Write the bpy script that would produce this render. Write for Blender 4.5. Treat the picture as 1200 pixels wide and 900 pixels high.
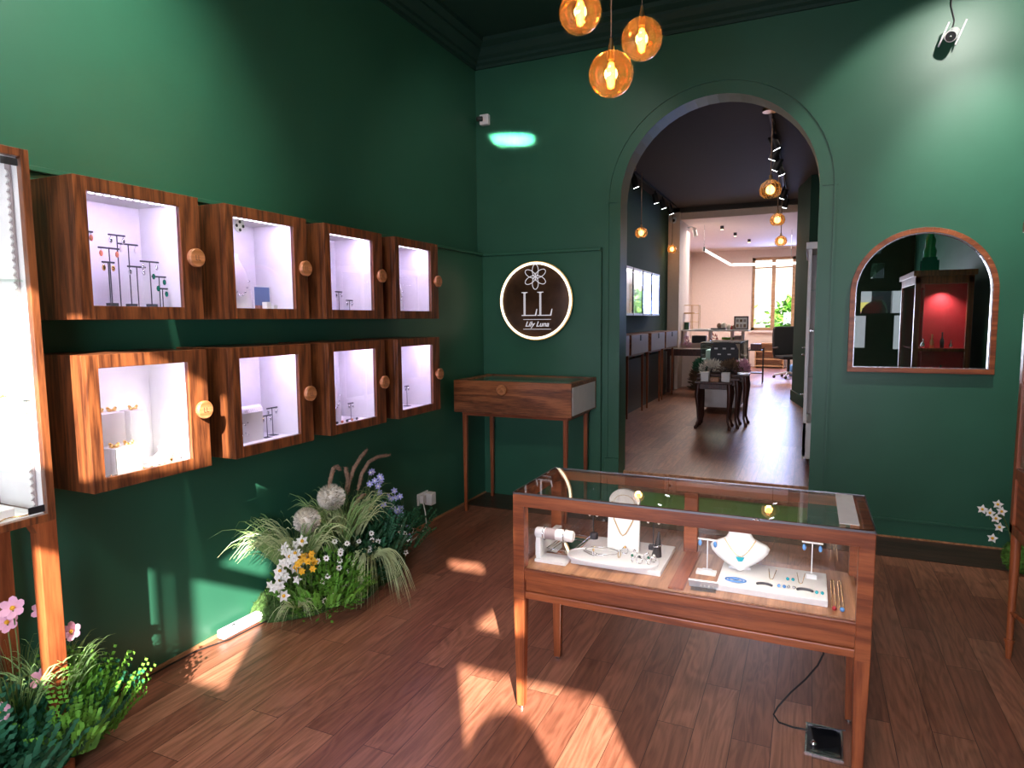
import bpy, bmesh, math, random
from math import sin, cos, pi, radians
from mathutils import Vector, Matrix, Euler
random.seed(7)
SC = bpy.context.scene
for o in list(bpy.data.objects): bpy.data.objects.remove(o)
COL = SC.collection

# ---------------------------------------------------------------- camera
yaw, pitch, roll, FPX, CAMH = 0.4252, 0.09737, -0.00796, 769.2, 1.6
fw = Vector((-sin(yaw)*cos(pitch), cos(yaw)*cos(pitch), -sin(pitch)))
r0 = Vector((cos(yaw), sin(yaw), 0)); u0 = r0.cross(fw)
rt = cos(roll)*r0 + sin(roll)*u0; up = -sin(roll)*r0 + cos(roll)*u0
cd = bpy.data.cameras.new('camera'); cam = bpy.data.objects.new('camera', cd); COL.objects.link(cam)
cam.matrix_world = Matrix(((rt.x, up.x, -fw.x, 0), (rt.y, up.y, -fw.y, 0), (rt.z, up.z, -fw.z, CAMH), (0, 0, 0, 1)))
cd.sensor_fit = 'HORIZONTAL'; cd.sensor_width = 36; cd.lens = FPX/1200*36; cd.clip_start = .05; cd.clip_end = 200
SC.camera = cam

# ---------------------------------------------------------------- world, sun, lamps, exposure
SC.view_settings.view_transform = 'Standard'; SC.view_settings.look = 'None'
SC.view_settings.exposure = 0.0; SC.view_settings.gamma = 1; SC.view_settings.use_curve_mapping = False
SUNDIR = Vector((-.468, .771, -.432)).normalized()
W = bpy.data.worlds.new('sky'); SC.world = W; W.use_nodes = True
nt = W.node_tree; bg = nt.nodes['Background']
bg.inputs[0].default_value = (.62, .78, 1, 1); bg.inputs[1].default_value = 2.2
def lamp(kind, name, loc, power, color=(1, 1, 1), direction=(0, 0, -1), **kw):
    d = bpy.data.lights.new(name, kind); d.energy = power; d.color = color
    for k, v in kw.items(): setattr(d, k, v)
    o = bpy.data.objects.new(name, d); COL.objects.link(o); o.location = loc
    o.rotation_euler = Vector(direction).to_track_quat('-Z', 'Y').to_euler()
    return o
lamp('SUN', 'sun', (2, -6, 6), 34, (1, .93, .84), SUNDIR, angle=radians(.6))
# the shop's ceiling spots and an added fill spot
lamp('SPOT', 'ceiling_spot', (1.0, 4.26, 3.80), 95, (1, .97, .90), (-.05, 1.06, -1.06), spot_size=radians(88), spot_blend=.3, shadow_soft_size=.03)
lamp('SPOT', 'ceiling_spot', (1.02, 4.26, 3.79), 190, (.97, 1, .93), (.0, 1.14, -1.35), spot_size=radians(52), spot_blend=1, shadow_soft_size=.03)
lamp('SPOT', 'ceiling_spot', (-1.55, 1.7, 3.85), 260, (1, 1, .90), (-1.16, 0, -1.35), spot_size=radians(84), spot_blend=1, shadow_soft_size=.04)
lamp('SPOT', 'ceiling_spot', (-.3, -.6, 3.85), 190, (1, .9, .86), (-.15, .62, -.7), spot_size=radians(110), spot_blend=.8, shadow_soft_size=.2)  # added fill behind the camera, lifts the floor brightness
lamp('SPOT', 'ceiling_spot', (-1.3, 3.9, 3.85), 30, (1, .92, .85), (-.45, .6, -.75), spot_size=radians(100), spot_blend=.8, shadow_soft_size=.1)
# added fill lamp before the solid front wall, raising the ambient light
lamp('AREA', 'front_fill_lamp', (-.55, -.93, 1.3), 105, (.8, .82, 1), (.08, 1, -.12), shape='RECTANGLE', size=1.6, size_y=1.2)
# added narrow-beam lamp in place of a reflected sunbeam on the back wall
lamp('AREA', 'added_beam_lamp', (.26, -.25, 1.1), 5.0, (.6, 1, .85), (-2.425-.26, 5.4+.25, 3.165-1.1), shape='RECTANGLE', size=.34, size_y=.07, spread=radians(.7))
# back rooms
lamp('AREA', 'back_room_light', (-1.1, 8.6, 3.5), 11, (1, .86, .74), (0, 0, -1), shape='RECTANGLE', size=1.6, size_y=4)
lamp('AREA', 'workroom_light', (-1.3, 15.5, 3.3), 200, (1, .87, .78), (0, 0, -1), shape='RECTANGLE', size=2.2, size_y=4.5)
lamp('AREA', 'workroom_window_light', (-.70, 18.7, 2.3), 115, (.32, .45, 1), (.05, -1, -.32), shape='RECTANGLE', size=1.0, size_y=1.8)

# ---------------------------------------------------------------- mesh helpers
class MB:
    def __init__(s): s.v = []; s.f = []; s.sm = []
    def add(s, vs, fs, smooth=False):
        n = len(s.v); s.v += [tuple(v) for v in vs]; s.f += [tuple(i+n for i in f) for f in fs]; s.sm += [smooth]*len(fs); return s
    def box(s, x0, x1, y0, y1, z0, z1):
        vs = [(x, y, z) for z in (z0, z1) for y in (y0, y1) for x in (x0, x1)]
        return s.add(vs, [(0, 2, 3, 1), (4, 5, 7, 6), (0, 1, 5, 4), (2, 6, 7, 3), (0, 4, 6, 2), (1, 3, 7, 5)])
    def obox(s, c, sx, sy, sz, rot):
        m = Euler(rot).to_matrix(); vs = [Vector(c)+m@Vector((a*sx/2, b*sy/2, d*sz/2)) for d in (-1, 1) for b in (-1, 1) for a in (-1, 1)]
        return s.add(vs, [(0, 2, 3, 1), (4, 5, 7, 6), (0, 1, 5, 4), (2, 6, 7, 3), (0, 4, 6, 2), (1, 3, 7, 5)])
    def tube(s, pts, r, n=8, cap=True):
        pts = [Vector(p) for p in pts]; m = len(pts); rs = r if isinstance(r, (list, tuple)) else [r]*m
        vs = []; ref = None
        for i, p in enumerate(pts):
            t = (pts[min(i+1, m-1)]-pts[max(i-1, 0)]).normalized()
            if ref is None: ref = Vector((0, 0, 1)) if abs(t.z) < .9 else Vector((1, 0, 0))
            a = (ref - t*ref.dot(t)).normalized(); ref = a; b = t.cross(a)
            vs += [p+(a*cos(2*pi*k/n)+b*sin(2*pi*k/n))*rs[i] for k in range(n)]
        fs = [(i*n+k, i*n+(k+1) % n, (i+1)*n+(k+1) % n, (i+1)*n+k) for i in range(m-1) for k in range(n)]
        s.add(vs, fs, True)
        if cap: s.add([vs[k] for k in range(n)][::-1], [tuple(range(n))]); s.add(vs[-n:], [tuple(range(n))])
        return s
    def cyl(s, a, b, r, n=20): return s.tube([a, b], r, n)
    def cone(s, a, b, ra, rb, n=20): return s.tube([a, b], [ra, rb], n)
    def lathe(s, prof, c=(0, 0, 0), n=24, sx=1, sy=1):
        vs = []; m = len(prof)
        for (r, z) in prof: vs += [(c[0]+r*sx*cos(2*pi*k/n), c[1]+r*sy*sin(2*pi*k/n), c[2]+z) for k in range(n)]
        fs = [(i*n+k, i*n+(k+1) % n, (i+1)*n+(k+1) % n, (i+1)*n+k) for i in range(m-1) for k in range(n)]
        return s.add(vs, fs, True)
    def ball(s, c, r, n=12, sx=1, sy=1, sz=1):
        prof = [(max(1e-4, r*sin(pi*i/n)), -r*sz*cos(pi*i/n)) for i in range(n+1)]
        return s.lathe(prof, c, max(8, n+4), sx, sy)
    def prism(s, poly, axis, a, b):
        def P(p, t):
            if axis == 0: return (t, p[0], p[1])
            if axis == 1: return (p[0], t, p[1])
            return (p[0], p[1], t)
        n = len(poly); vs = [P(p, a) for p in poly]+[P(p, b) for p in poly]
        fs = [tuple(range(n))[::-1], tuple(range(n, 2*n))]+[(i, (i+1) % n, n+(i+1) % n, n+i) for i in range(n)]
        return s.add(vs, fs)
    def ribbon(s, pts, w, side=(1, 0, 0)):
        pts = [Vector(p) for p in pts]; m = len(pts); vs = []
        for i, p in enumerate(pts):
            t = (pts[min(i+1, m-1)]-pts[max(i-1, 0)]).normalized(); a = t.cross(Vector(side))
            if a.length < 1e-3: a = t.cross(Vector((0, 0, 1)))
            a.normalize(); ww = w*(1-(i/(m-1))**2*.92)/2
            vs += [p-a*ww, p+a*ww]
        return s.add(vs, [(2*i, 2*i+1, 2*i+3, 2*i+2) for i in range(m-1)])
    def leaf(s, c, d, nrm, l, w):
        c = Vector(c); d = Vector(d).normalized(); a = d.cross(Vector(nrm))
        if a.length < 1e-3: a = d.cross(Vector((.3, .5, .8)))
        a.normalize()
        return s.add([c, c+d*l*.45+a*w/2, c+d*l, c+d*l*.45-a*w/2], [(0, 1, 2, 3)])
    def build(s, name, m, parent=None, label=None, bevel=0, **props):
        me = bpy.data.meshes.new(name); me.from_pydata(s.v, [], s.f); me.update()
        bm = bmesh.new(); bm.from_mesh(me); bmesh.ops.recalc_face_normals(bm, faces=bm.faces); bm.to_mesh(me); bm.free()
        me.polygons.foreach_set('use_smooth', s.sm)
        me.materials.append(m); o = bpy.data.objects.new(name, me); COL.objects.link(o)
        if parent: o.parent = parent
        if label: o['label'] = label
        for k, v in props.items(): o[k] = v
        if bevel:
            b = o.modifiers.new('bevel', 'BEVEL'); b.width = bevel; b.segments = 2; b.limit_method = 'ANGLE'
        return o
def tag(o, label, cat, group=None):
    o['label'] = label; o['category'] = cat
    if group: o['group'] = group
    return o
def thing(name, label, cat, loc=(0, 0, 0), rz=0, group=None):
    o = bpy.data.objects.new(name, None); COL.objects.link(o); o.location = loc; o.rotation_euler = (0, 0, rz)
    o.empty_display_size = .1
    return tag(o, label, cat, group)
def struct(name, mb, m, bevel=0): return mb.build(name, m, bevel=bevel, kind='structure')
def copy_tree(o, parent=None):
    c = o.copy(); COL.objects.link(c)
    if parent: c.parent = parent
    for ch in list(o.children): copy_tree(ch, c)
    return c

# ---------------------------------------------------------------- materials
def nodes(name):
    m = bpy.data.materials.new(name); m.use_nodes = True; t = m.node_tree
    return m, t, t.nodes['Principled BSDF'], t.nodes['Material Output']
def mat(name, col, rough=.5, metal=0, noise=0, nscale=20, bump=0, coat=0, sheen=0, trans=0):
    m, t, b, out = nodes(name)
    b.inputs['Base Color'].default_value = (*col, 1); b.inputs['Roughness'].default_value = rough; b.inputs['Metallic'].default_value = metal
    b.inputs['Coat Weight'].default_value = coat
    tc = t.nodes.new('ShaderNodeTexCoord'); n = t.nodes.new('ShaderNodeTexNoise'); n.inputs['Scale'].default_value = nscale; n.inputs['Detail'].default_value = 5
    t.links.new(tc.outputs['Object'], n.inputs['Vector'])
    r = t.nodes.new('ShaderNodeValToRGB'); k = max(noise, .03)
    r.color_ramp.elements[0].position = .3; r.color_ramp.elements[1].position = .7
    r.color_ramp.elements[0].color = (*[c*(1-k) for c in col], 1); r.color_ramp.elements[1].color = (*[min(1, c*(1+k)) for c in col], 1)
    t.links.new(n.outputs['Fac'], r.inputs[0]); t.links.new(r.outputs[0], b.inputs['Base Color'])
    if bump:
        bp = t.nodes.new('ShaderNodeBump'); bp.inputs['Strength'].default_value = bump; bp.inputs['Distance'].default_value = .01
        t.links.new(n.outputs['Fac'], bp.inputs['Height']); t.links.new(bp.outputs[0], b.inputs['Normal'])
    return m
def emit(name, col, s):
    m = bpy.data.materials.new(name); m.use_nodes = True; t = m.node_tree; t.nodes.remove(t.nodes['Principled BSDF'])
    e = t.nodes.new('ShaderNodeEmission'); e.inputs[0].default_value = (*col, 1); e.inputs[1].default_value = s
    t.links.new(e.outputs[0], t.nodes['Material Output'].inputs[0]); return m
def glass(name, tint=(1, 1, 1), f0=.04, rough=0, gl=.9):
    m = bpy.data.materials.new(name); m.use_nodes = True; t = m.node_tree; t.nodes.remove(t.nodes['Principled BSDF'])
    lw = t.nodes.new('ShaderNodeLayerWeight'); lw.inputs[0].default_value = .5
    p = t.nodes.new('ShaderNodeMath'); p.operation = 'POWER'; p.inputs[1].default_value = 5
    ma = t.nodes.new('ShaderNodeMath'); ma.operation = 'MULTIPLY_ADD'; ma.inputs[1].default_value = gl; ma.inputs[2].default_value = f0
    t.links.new(lw.outputs['Facing'], p.inputs[0]); t.links.new(p.outputs[0], ma.inputs[0])
    tr = t.nodes.new('ShaderNodeBsdfTransparent'); tr.inputs[0].default_value = (*tint, 1)
    g = t.nodes.new('ShaderNodeBsdfGlossy'); g.inputs['Roughness'].default_value = rough; g.inputs[0].default_value = (1, 1, 1, 1)
    mx = t.nodes.new('ShaderNodeMixShader'); t.links.new(ma.outputs[0], mx.inputs[0]); t.links.new(tr.outputs[0], mx.inputs[1]); t.links.new(g.outputs[0], mx.inputs[2])
    t.links.new(mx.outputs[0], t.nodes['Material Output'].inputs[0]); return m
def wood(name, dark, light, axis=2, rough=.38, fine=55, ring=9, coat=.15):
    """grain runs along axis (0 x, 1 y, 2 z)"""
    m, t, b, out = nodes(name); b.inputs['Roughness'].default_value = rough; b.inputs['Coat Weight'].default_value = coat; b.inputs['Coat Roughness'].default_value = .25
    tc = t.nodes.new('ShaderNodeTexCoord')
    def mp(sc):
        q = t.nodes.new('ShaderNodeMapping'); v = [sc]*3; v[axis] = sc*.07; q.inputs['Scale'].default_value = v
        t.links.new(tc.outputs['Object'], q.inputs[0]); return q
    n1 = t.nodes.new('ShaderNodeTexNoise'); n1.inputs['Scale'].default_value = 1; n1.inputs['Detail'].default_value = 7; n1.inputs['Roughness'].default_value = .65
    t.links.new(mp(fine*2.2).outputs[0], n1.inputs['Vector'])
    n0 = t.nodes.new('ShaderNodeTexNoise'); n0.inputs['Scale'].default_value = 1; n0.inputs['Detail'].default_value = 1; t.links.new(mp(ring).outputs[0], n0.inputs['Vector'])
    w = t.nodes.new('ShaderNodeMath'); w.operation = 'MULTIPLY'; w.inputs[1].default_value = 55; t.links.new(n0.outputs['Fac'], w.inputs[0])
    sn = t.nodes.new('ShaderNodeMath'); sn.operation = 'SINE'; t.links.new(w.outputs[0], sn.inputs[0])
    a = t.nodes.new('ShaderNodeMath'); a.operation = 'MULTIPLY_ADD'; a.inputs[1].default_value = .13; t.links.new(sn.outputs[0], a.inputs[0]); t.links.new(n1.outputs['Fac'], a.inputs[2])
    r = t.nodes.new('ShaderNodeValToRGB'); r.color_ramp.elements[0].position = .30; r.color_ramp.elements[1].position = .68
    r.color_ramp.elements[0].color = (*dark, 1); r.color_ramp.elements[1].color = (*light, 1)
    t.links.new(a.outputs[0], r.inputs[0]); t.links.new(r.outputs[0], b.inputs['Base Color'])
    bp = t.nodes.new('ShaderNodeBump'); bp.inputs['Strength'].default_value = .12; bp.inputs['Distance'].default_value = .003
    t.links.new(n1.outputs['Fac'], bp.inputs['Height']); t.links.new(bp.outputs[0], b.inputs['Normal'])
    return m
def planks(name, c1, c2, rough=.33, off=.624-.4, row=.141, length=.95, tone=1.0):
    m, t, b, out = nodes(name)
    tc = t.nodes.new('ShaderNodeTexCoord'); sp = t.nodes.new('ShaderNodeSeparateXYZ'); t.links.new(tc.outputs['Object'], sp.inputs[0])
    cb = t.nodes.new('ShaderNodeCombineXYZ'); ad = t.nodes.new('ShaderNodeMath'); ad.operation = 'ADD'; ad.inputs[1].default_value = 20*row-(.624 % row)
    t.links.new(sp.outputs['X'], ad.inputs[0]); t.links.new(sp.outputs['Y'], cb.inputs['X']); t.links.new(ad.outputs[0], cb.inputs['Y'])
    br = t.nodes.new('ShaderNodeTexBrick'); br.offset = .37; br.offset_frequency = 2; br.inputs['Scale'].default_value = 1
    br.inputs['Brick Width'].default_value = length; br.inputs['Row Height'].default_value = row; br.inputs['Mortar Size'].default_value = .0016
    br.inputs['Mortar Smooth'].default_value = .3; br.inputs['Bias'].default_value = -.1
    br.inputs['Color1'].default_value = (*c1, 1); br.inputs['Color2'].default_value = (*c2, 1); br.inputs['Mortar'].default_value = (*[c*.3 for c in c1], 1)
    t.links.new(cb.outputs[0], br.inputs['Vector'])
    def grain(sx, sy, det, dist):
        q = t.nodes.new('ShaderNodeMapping'); q.inputs['Scale'].default_value = (sx, sy, 1); t.links.new(tc.outputs['Object'], q.inputs[0])
        # shift the grain from plank to plank
        cmb = t.nodes.new('ShaderNodeVectorMath'); cmb.operation = 'MULTIPLY_ADD'; cmb.inputs[1].default_value = (40, 40, 40)
        t.links.new(br.outputs['Color'], cmb.inputs[0]); t.links.new(q.outputs[0], cmb.inputs[2])
        n = t.nodes.new('ShaderNodeTexNoise'); n.inputs['Scale'].default_value = 1; n.inputs['Detail'].default_value = det; n.inputs['Distortion'].default_value = dist
        n.inputs['Roughness'].default_value = .62
        t.links.new(cmb.outputs[0], n.inputs['Vector']); return n
    g1 = grain(48, 3.2, 5, .8); g2 = grain(7, 1.0, 2, .8)
    mu = t.nodes.new('ShaderNodeMath'); mu.operation = 'MULTIPLY'; mu.inputs[1].default_value = 60; t.links.new(g2.outputs['Fac'], mu.inputs[0])
    sn = t.nodes.new('ShaderNodeMath'); sn.operation = 'SINE'; t.links.new(mu.outputs[0], sn.inputs[0])
    a = t.nodes.new('ShaderNodeMath'); a.operation = 'MULTIPLY_ADD'; a.inputs[1].default_value = .09; t.links.new(sn.outputs[0], a.inputs[0]); t.links.new(g1.outputs['Fac'], a.inputs[2])
    r = t.nodes.new('ShaderNodeValToRGB'); r.color_ramp.elements[0].position = .30; r.color_ramp.elements[1].position = .66
    r.color_ramp.elements[0].color = (.60, .57, .54, 1); r.color_ramp.elements[1].color = (1.12, 1.12, 1.12, 1)
    t.links.new(a.outputs[0], r.inputs[0])
    mx = t.nodes.new('ShaderNodeMix'); mx.data_type = 'RGBA'; mx.blend_type = 'MULTIPLY'; mx.inputs[0].default_value = 1
    t.links.new(br.outputs['Color'], mx.inputs[6]); t.links.new(r.outputs[0], mx.inputs[7])
    t.links.new(mx.outputs[2], b.inputs['Base Color']); b.inputs['Roughness'].default_value = rough
    bp = t.nodes.new('ShaderNodeBump'); bp.inputs['Strength'].default_value = .14; bp.inputs['Distance'].default_value = .004
    sb = t.nodes.new('ShaderNodeMath'); sb.operation = 'SUBTRACT'; t.links.new(a.outputs[0], sb.inputs[0]); t.links.new(br.outputs['Fac'], sb.inputs[1])
    t.links.new(sb.outputs[0], bp.inputs['Height']); t.links.new(bp.outputs[0], b.inputs['Normal'])
    return m
M = {}
M['green'] = mat('green_paint', (.023, .112, .064), .42, noise=.06, nscale=3, bump=.03)
M['ceil'] = mat('dark_green_ceiling', (.010, .045, .030), .6)
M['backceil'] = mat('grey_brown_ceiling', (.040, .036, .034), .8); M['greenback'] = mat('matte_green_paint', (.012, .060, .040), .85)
M['white'] = mat('white_lacquer', (.80, .80, .80), .45)
M['paper'] = mat('matte_white', (.82, .81, .80), .8)
M['cream'] = mat('cream_wall', (.80, .66, .58), .8)
M['floor'] = planks('oak_planks', (.25, .088, .050), (.44, .185, .105))
M['border'] = wood('dark_border_board', (.030, .012, .008), (.085, .036, .022), 0, rough=.35, ring=4)
OD, OL = (.060, .017, .007), (.225, .068, .021)
M['oak_z'] = wood('oak_upright', OD, OL, 2); M['oak_y'] = wood('oak_along_wall', OD, OL, 1); M['oak_x'] = wood('oak_across', (.10, .030, .011), (.36, .125, .045), 0, ring=5)
RD, RL = (.16, .036, .011), (.34, .092, .028)
M['red_z'] = wood('cherry_upright', RD, RL, 2, fine=35, ring=5); M['red_x'] = wood('cherry_across', RD, RL, 0, fine=35, ring=5); M['red_y'] = wood('cherry_depth', RD, RL, 1, fine=35, ring=5)
M['deck'] = wood('light_oak_deck', (.30, .13, .055), (.55, .27, .13), 1, fine=30, ring=4)
M['knob'] = wood('knob_beech', (.30, .11, .035), (.50, .20, .08), 1, fine=30)
M['mahog'] = wood('dark_mahogany', (.030, .008, .005), (.085, .024, .014), 2)
M['pine'] = wood('pine', (.40, .20, .09), (.62, .36, .18), 0)
M['glass'] = glass('clear_glass'); M['topglass'] = glass('polished_top_glass', f0=.05, gl=.9)
M['greenglass'] = glass('green_glass', (.90, .98, .95), .08)
M['amber'] = glass('amber_glass', (.93, .62, .30), .12)
def amberglass():
    m = glass('amber_glass', (1.0, .66, .30), .16); t = m.node_tree; out = t.nodes['Material Output']; mx = out.inputs[0].links[0].from_node
    tl = t.nodes.new('ShaderNodeBsdfTranslucent'); tl.inputs[0].default_value = (1, .58, .24, 1)
    df = t.nodes.new('ShaderNodeMixShader'); df.inputs[0].default_value = .045; t.links.new(mx.outputs[0], df.inputs[1]); t.links.new(tl.outputs[0], df.inputs[2]); t.links.new(df.outputs[0], out.inputs[0])
    return m
M['amber'] = amberglass()
M['mirror'] = mat('silvered_mirror', (.86, .88, .87), .01, 1)
M['steel'] = mat('steel', (.6, .6, .62), .25, 1); M['gold'] = mat('gold', (.85, .55, .22), .25, 1); M['silver'] = mat('silver', (.75, .75, .78), .2, 1)
M['brass'] = mat('brass', (.60, .42, .20), .35, 1)
M['black'] = mat('black_plastic', (.012, .012, .014), .45); M['charcoal'] = mat('charcoal', (.04, .042, .05), .6)
M['red'] = mat('red_velvet', (.42, .02, .03), .8); M['turq'] = mat('turquoise_stone', (.02, .42, .50), .2); M['emer'] = mat('emerald_stone', (.0, .12, .07), .12)
M['blue'] = mat('blue_stone', (.10, .28, .62), .2); M['pearl'] = mat('pearl', (.85, .82, .78), .22); M['coral'] = mat('coral_stone', (.75, .25, .12), .35)
M['led'] = emit('cool_led', (.92, .84, 1), 9); M['warmled'] = emit('warm_led', (1, .80, .55), 6); M['neon'] = emit('warm_neon', (1, .86, .62), 3.2)
M['filament'] = emit('filament', (1, .62, .22), 30); M['bulb'] = emit('warm_bulb', (1, .72, .42), 7); M['spotface'] = emit('spot_lens', (.9, .95, 1), 14); M['tubelight'] = emit('tube_light', (1, .95, .9), 5)
M['letter'] = emit('backlit_letters', (.93, .88, .95), .75)
M['bronze'] = mat('dark_bronze_acrylic', (.060, .030, .016), .22, noise=.5, nscale=6)
M['silk'] = mat('cable_rubber', (.015, .012, .012), .5); M['whitecable'] = mat('white_cable', (.8, .8, .78), .5)
M['moss'] = mat('moss', (.045, .10, .018), .9, noise=.5, nscale=60, bump=1)
M['leafdark'] = mat('dark_leaf', (.018, .085, .030), .5, noise=.4, nscale=12); M['leafbright'] = mat('bright_leaf', (.13, .33, .035), .5, noise=.35, nscale=12)
M['leafblue'] = mat('blue_green_leaf', (.022, .13, .06), .5, noise=.3, nscale=12)
M['grass'] = mat('grass_blade', (.22, .36, .12), .5, noise=.35, nscale=15); M['palegrass'] = mat('pale_grass_blade', (.50, .58, .30), .5, noise=.3, nscale=15)
M['stem'] = mat('stem', (.14, .22, .07), .6); M['foxtail'] = mat('foxtail_plume', (.30, .19, .13), .9, noise=.3, nscale=80, bump=1)
M['allium'] = mat('allium_floret', (.78, .73, .64), .8, noise=.15); M['petalwhite'] = mat('white_petal', (.82, .80, .76), .6); M['petalyellow'] = mat('yellow_petal', (.85, .45, .02), .6)
M['petalpink'] = mat('pink_petal', (.80, .45, .58), .6); M['petalblue'] = mat('lavender_petal', (.36, .38, .72), .6); M['eye'] = mat('flower_eye', (.10, .07, .02), .8)
M['concrete'] = mat('dark_facade', (.012, .016, .014), .9); M['palefacade'] = mat('pale_facade', (.42, .38, .33), .9); M['pave'] = mat('paving', (.13, .13, .16), .9, noise=.2)
M['chairblack'] = mat('black_mesh_fabric', (.010, .010, .012), .8)
M['greycase'] = mat('grey_drawer_front', (.34, .28, .28), .5); M['wicker'] = mat('dried_foliage', (.20, .13, .08), .9, noise=.4, nscale=40)

# ---------------------------------------------------------------- large structure
YB = 5.4; XL = -2.71
def sheet_with_holes(axis, a, b, u0, u1, v0, v1, holes):
    """wall slab split round rectangular openings; axis 1: u=x v=z, axis 0: u=y v=z"""
    mb = MB(); us = sorted({u0, u1, *[h[0] for h in holes], *[h[1] for h in holes]}); vs = sorted({v0, v1, *[h[2] for h in holes], *[h[3] for h in holes]})
    us = [u for u in us if u0 <= u <= u1]; vs = [v for v in vs if v0 <= v <= v1]
    for i in range(len(us)-1):
        run = None
        for j in range(len(vs)-1):
            cu, cv = (us[i]+us[i+1])/2, (vs[j]+vs[j+1])/2
            solid = not any(h[0] < cu < h[1] and h[2] < cv < h[3] for h in holes)
            if solid: run = [run[0] if run else vs[j], vs[j+1]]
            if (not solid or j == len(vs)-2) and run:
                if axis == 1: mb.box(us[i], us[i+1], a, b, run[0], run[1])
                else: mb.box(a, b, us[i], us[i+1], run[0], run[1])
                run = None
    return mb
struct('floor', MB().box(-3.1, 1.6, -1.4, 5.42, -.1, 0), M['floor'])
struct('trim_1', MB().box(XL+.012, 1.35, 4.925, YB, 0, .003), M['border'])
struct('ceiling', MB().box(-3.1, 1.7, -1.3, 5.62, 4.0, 4.15), M['ceil'])
struct('wall_left', MB().box(-3.0, -2.78, -1.3, 5.62, -.1, 4.0), M['green'])
struct('wall_left_dado', MB().box(-2.79, XL, -1.0, YB, 0, 2.175).box(-2.79, XL+.018, -1.0, YB, 2.175, 2.195), M['green'], .003)
struct('wall_right', MB().box(1.42, 1.6, -1.0, 5.62, -.1, 4.0), M['green'])
struct('baseboard_left', MB().box(XL, XL+.014, -1, YB, 0, .014), M['deck'])
# unseen shop front behind the camera, sun openings cut to shape the lit patches
W1 = [(-.99, -.90, 1.66, 2.14), (-.862, -.845, 1.70, 2.14), (-.775, -.475, 1.66, 2.14), (-1.36, -.475, 2.24, 3.04)]
W2 = [(.72, 1.415, 1.66, 2.0), (.84, 1.02, 2.20, 2.43), (.71, .965, 2.575, 2.655)]
LOW = [(.58, .80, 1.12, 1.62), (1.19, 1.32, 1.1, 1.62)]
struct('wall_front', sheet_with_holes(1, -1.02, -1.0, -3.0, 1.6, -.1, 4.0, W1+W2+LOW), M['ceil'])
struct('window_1', MB().box(-1.36, -.475, -1.016, -1.008, 1.66, 3.04), M['glass'])
struct('window_2', MB().box(.59, 1.38, -1.016, -1.008, 1.1, 2.655), M['glass'])
# added unseen shapes at the front panes, blocking sun to outline its patches
arc = [(.735, 1.66), (.745, 1.73), (.80, 1.80), (.87, 1.848), (.955, 1.874), (1.02, 1.865), (1.055, 1.83), (1.075, 1.78), (1.09, 1.72), (1.1, 1.66)]
struct('sun_blockers', MB().prism([(-1.36, 2.24), (-.67, 2.24), (-.54, 2.42), (-.475, 2.5), (-.475, 2.76), (-.508, 2.76), (-.52, 2.69), (-.84, 2.445), (-1.36, 2.42)], 1, -1.035, -1.021).prism(arc, 1, -1.035, -1.021).prism([(.84, 2.20), (1.10, 2.43), (.84, 2.43)], 1, -1.035, -1.021), M['ceil'])

# back wall with the arched opening
AX0, AX1, SPR = -1.447, .034, 2.56; AR = (AX1-AX0)/2; ACX = (AX0+AX1)/2
def arch_pts(grow=0, n=28, sx=0):
    r = AR+grow
    return [(ACX-r*cos(pi*i/n), SPR+r*sin(pi*i/n)) for i in range(n+1)]
def arch_wall(y0, y1, x0, x1, z1):
    mb = MB(); mb.box(x0, AX0, y0, y1, -.1, SPR); mb.box(AX1, x1, y0, y1, -.1, SPR)
    mb.box(x0, AX0, y0, y1, SPR, z1); mb.box(AX1, x1, y0, y1, SPR, z1)
    P = arch_pts()
    for i in range(len(P)-1):
        (xa, za), (xb, zb) = P[i], P[i+1]; mb.prism([(xa, za), (xb, zb), (xb, z1), (xa, z1)], 1, y0, y1)
    return mb
struct('wall_back', arch_wall(YB, YB+.2, -3.0, 1.6, 4.0), M['green'])
def arch_band(g0, g1, y0, y1, zb=0):
    mb = MB(); A = [(ACX-AR-g0, zb)]+arch_pts(g0)+[(ACX+AR+g0, zb)]; B = [(ACX-AR-g1, zb)]+arch_pts(g1)+[(ACX+AR+g1, zb)]
    for i in range(len(A)-1):
        mb.prism([A[i], A[i+1], B[i+1], B[i]], 1, y0, y1)
    return mb
struct('trim_3', arch_band(.0, .10, YB-.016, YB, .0), M['green'])
struct('trim_4', arch_band(.095, .115, YB-.028, YB, 0), M['green'])
struct('trim_5', arch_band(-.002, .016, YB-.026, YB, 0), M['green'])
struct('trim_6', MB().box(AX1-.004, AX1+.122, YB-.024, YB, SPR-.006, SPR+.006).box(AX0-.122, AX0+.004, YB-.024, YB, SPR-.006, SPR+.006), M['green'])
struct('baseboard_back', MB().box(AX1+.115, 1.42, YB-.02, YB, .0, .125).box(AX1+.115, 1.42, YB-.028, YB, .125, .14).box(AX1-.004, AX1+.12, YB-.034, YB, 0, .30).box(AX0-.12, AX0+.004, YB-.034, YB, 0, .42), M['green'], .003)
struct('trim_7', MB().box(AX1+.12, 1.42, YB-.036, YB-.02, 0, .012), M['deck'])
struct('wall_back_dado', MB().box(XL, -1.60, YB-.045, YB, 0, 2.17).box(XL, -1.60, YB-.06, YB, 2.17, 2.195), M['green'], .003)
def cornice(axis, c, a, b, sgn):
    prof = [(0, 3.80), (.02, 3.80), (.02, 3.825), (.045, 3.84), (.045, 3.865), (.075, 3.885), (.11, 3.92), (.11, 3.94), (.16, 3.965), (.16, 4.0), (0, 4.0)]
    if axis == 1: return MB().prism([(c+sgn*p, z) for p, z in prof], 0, a, b)
    return MB().prism([(c+sgn*p, z) for p, z in prof], 1, a, b)
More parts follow.
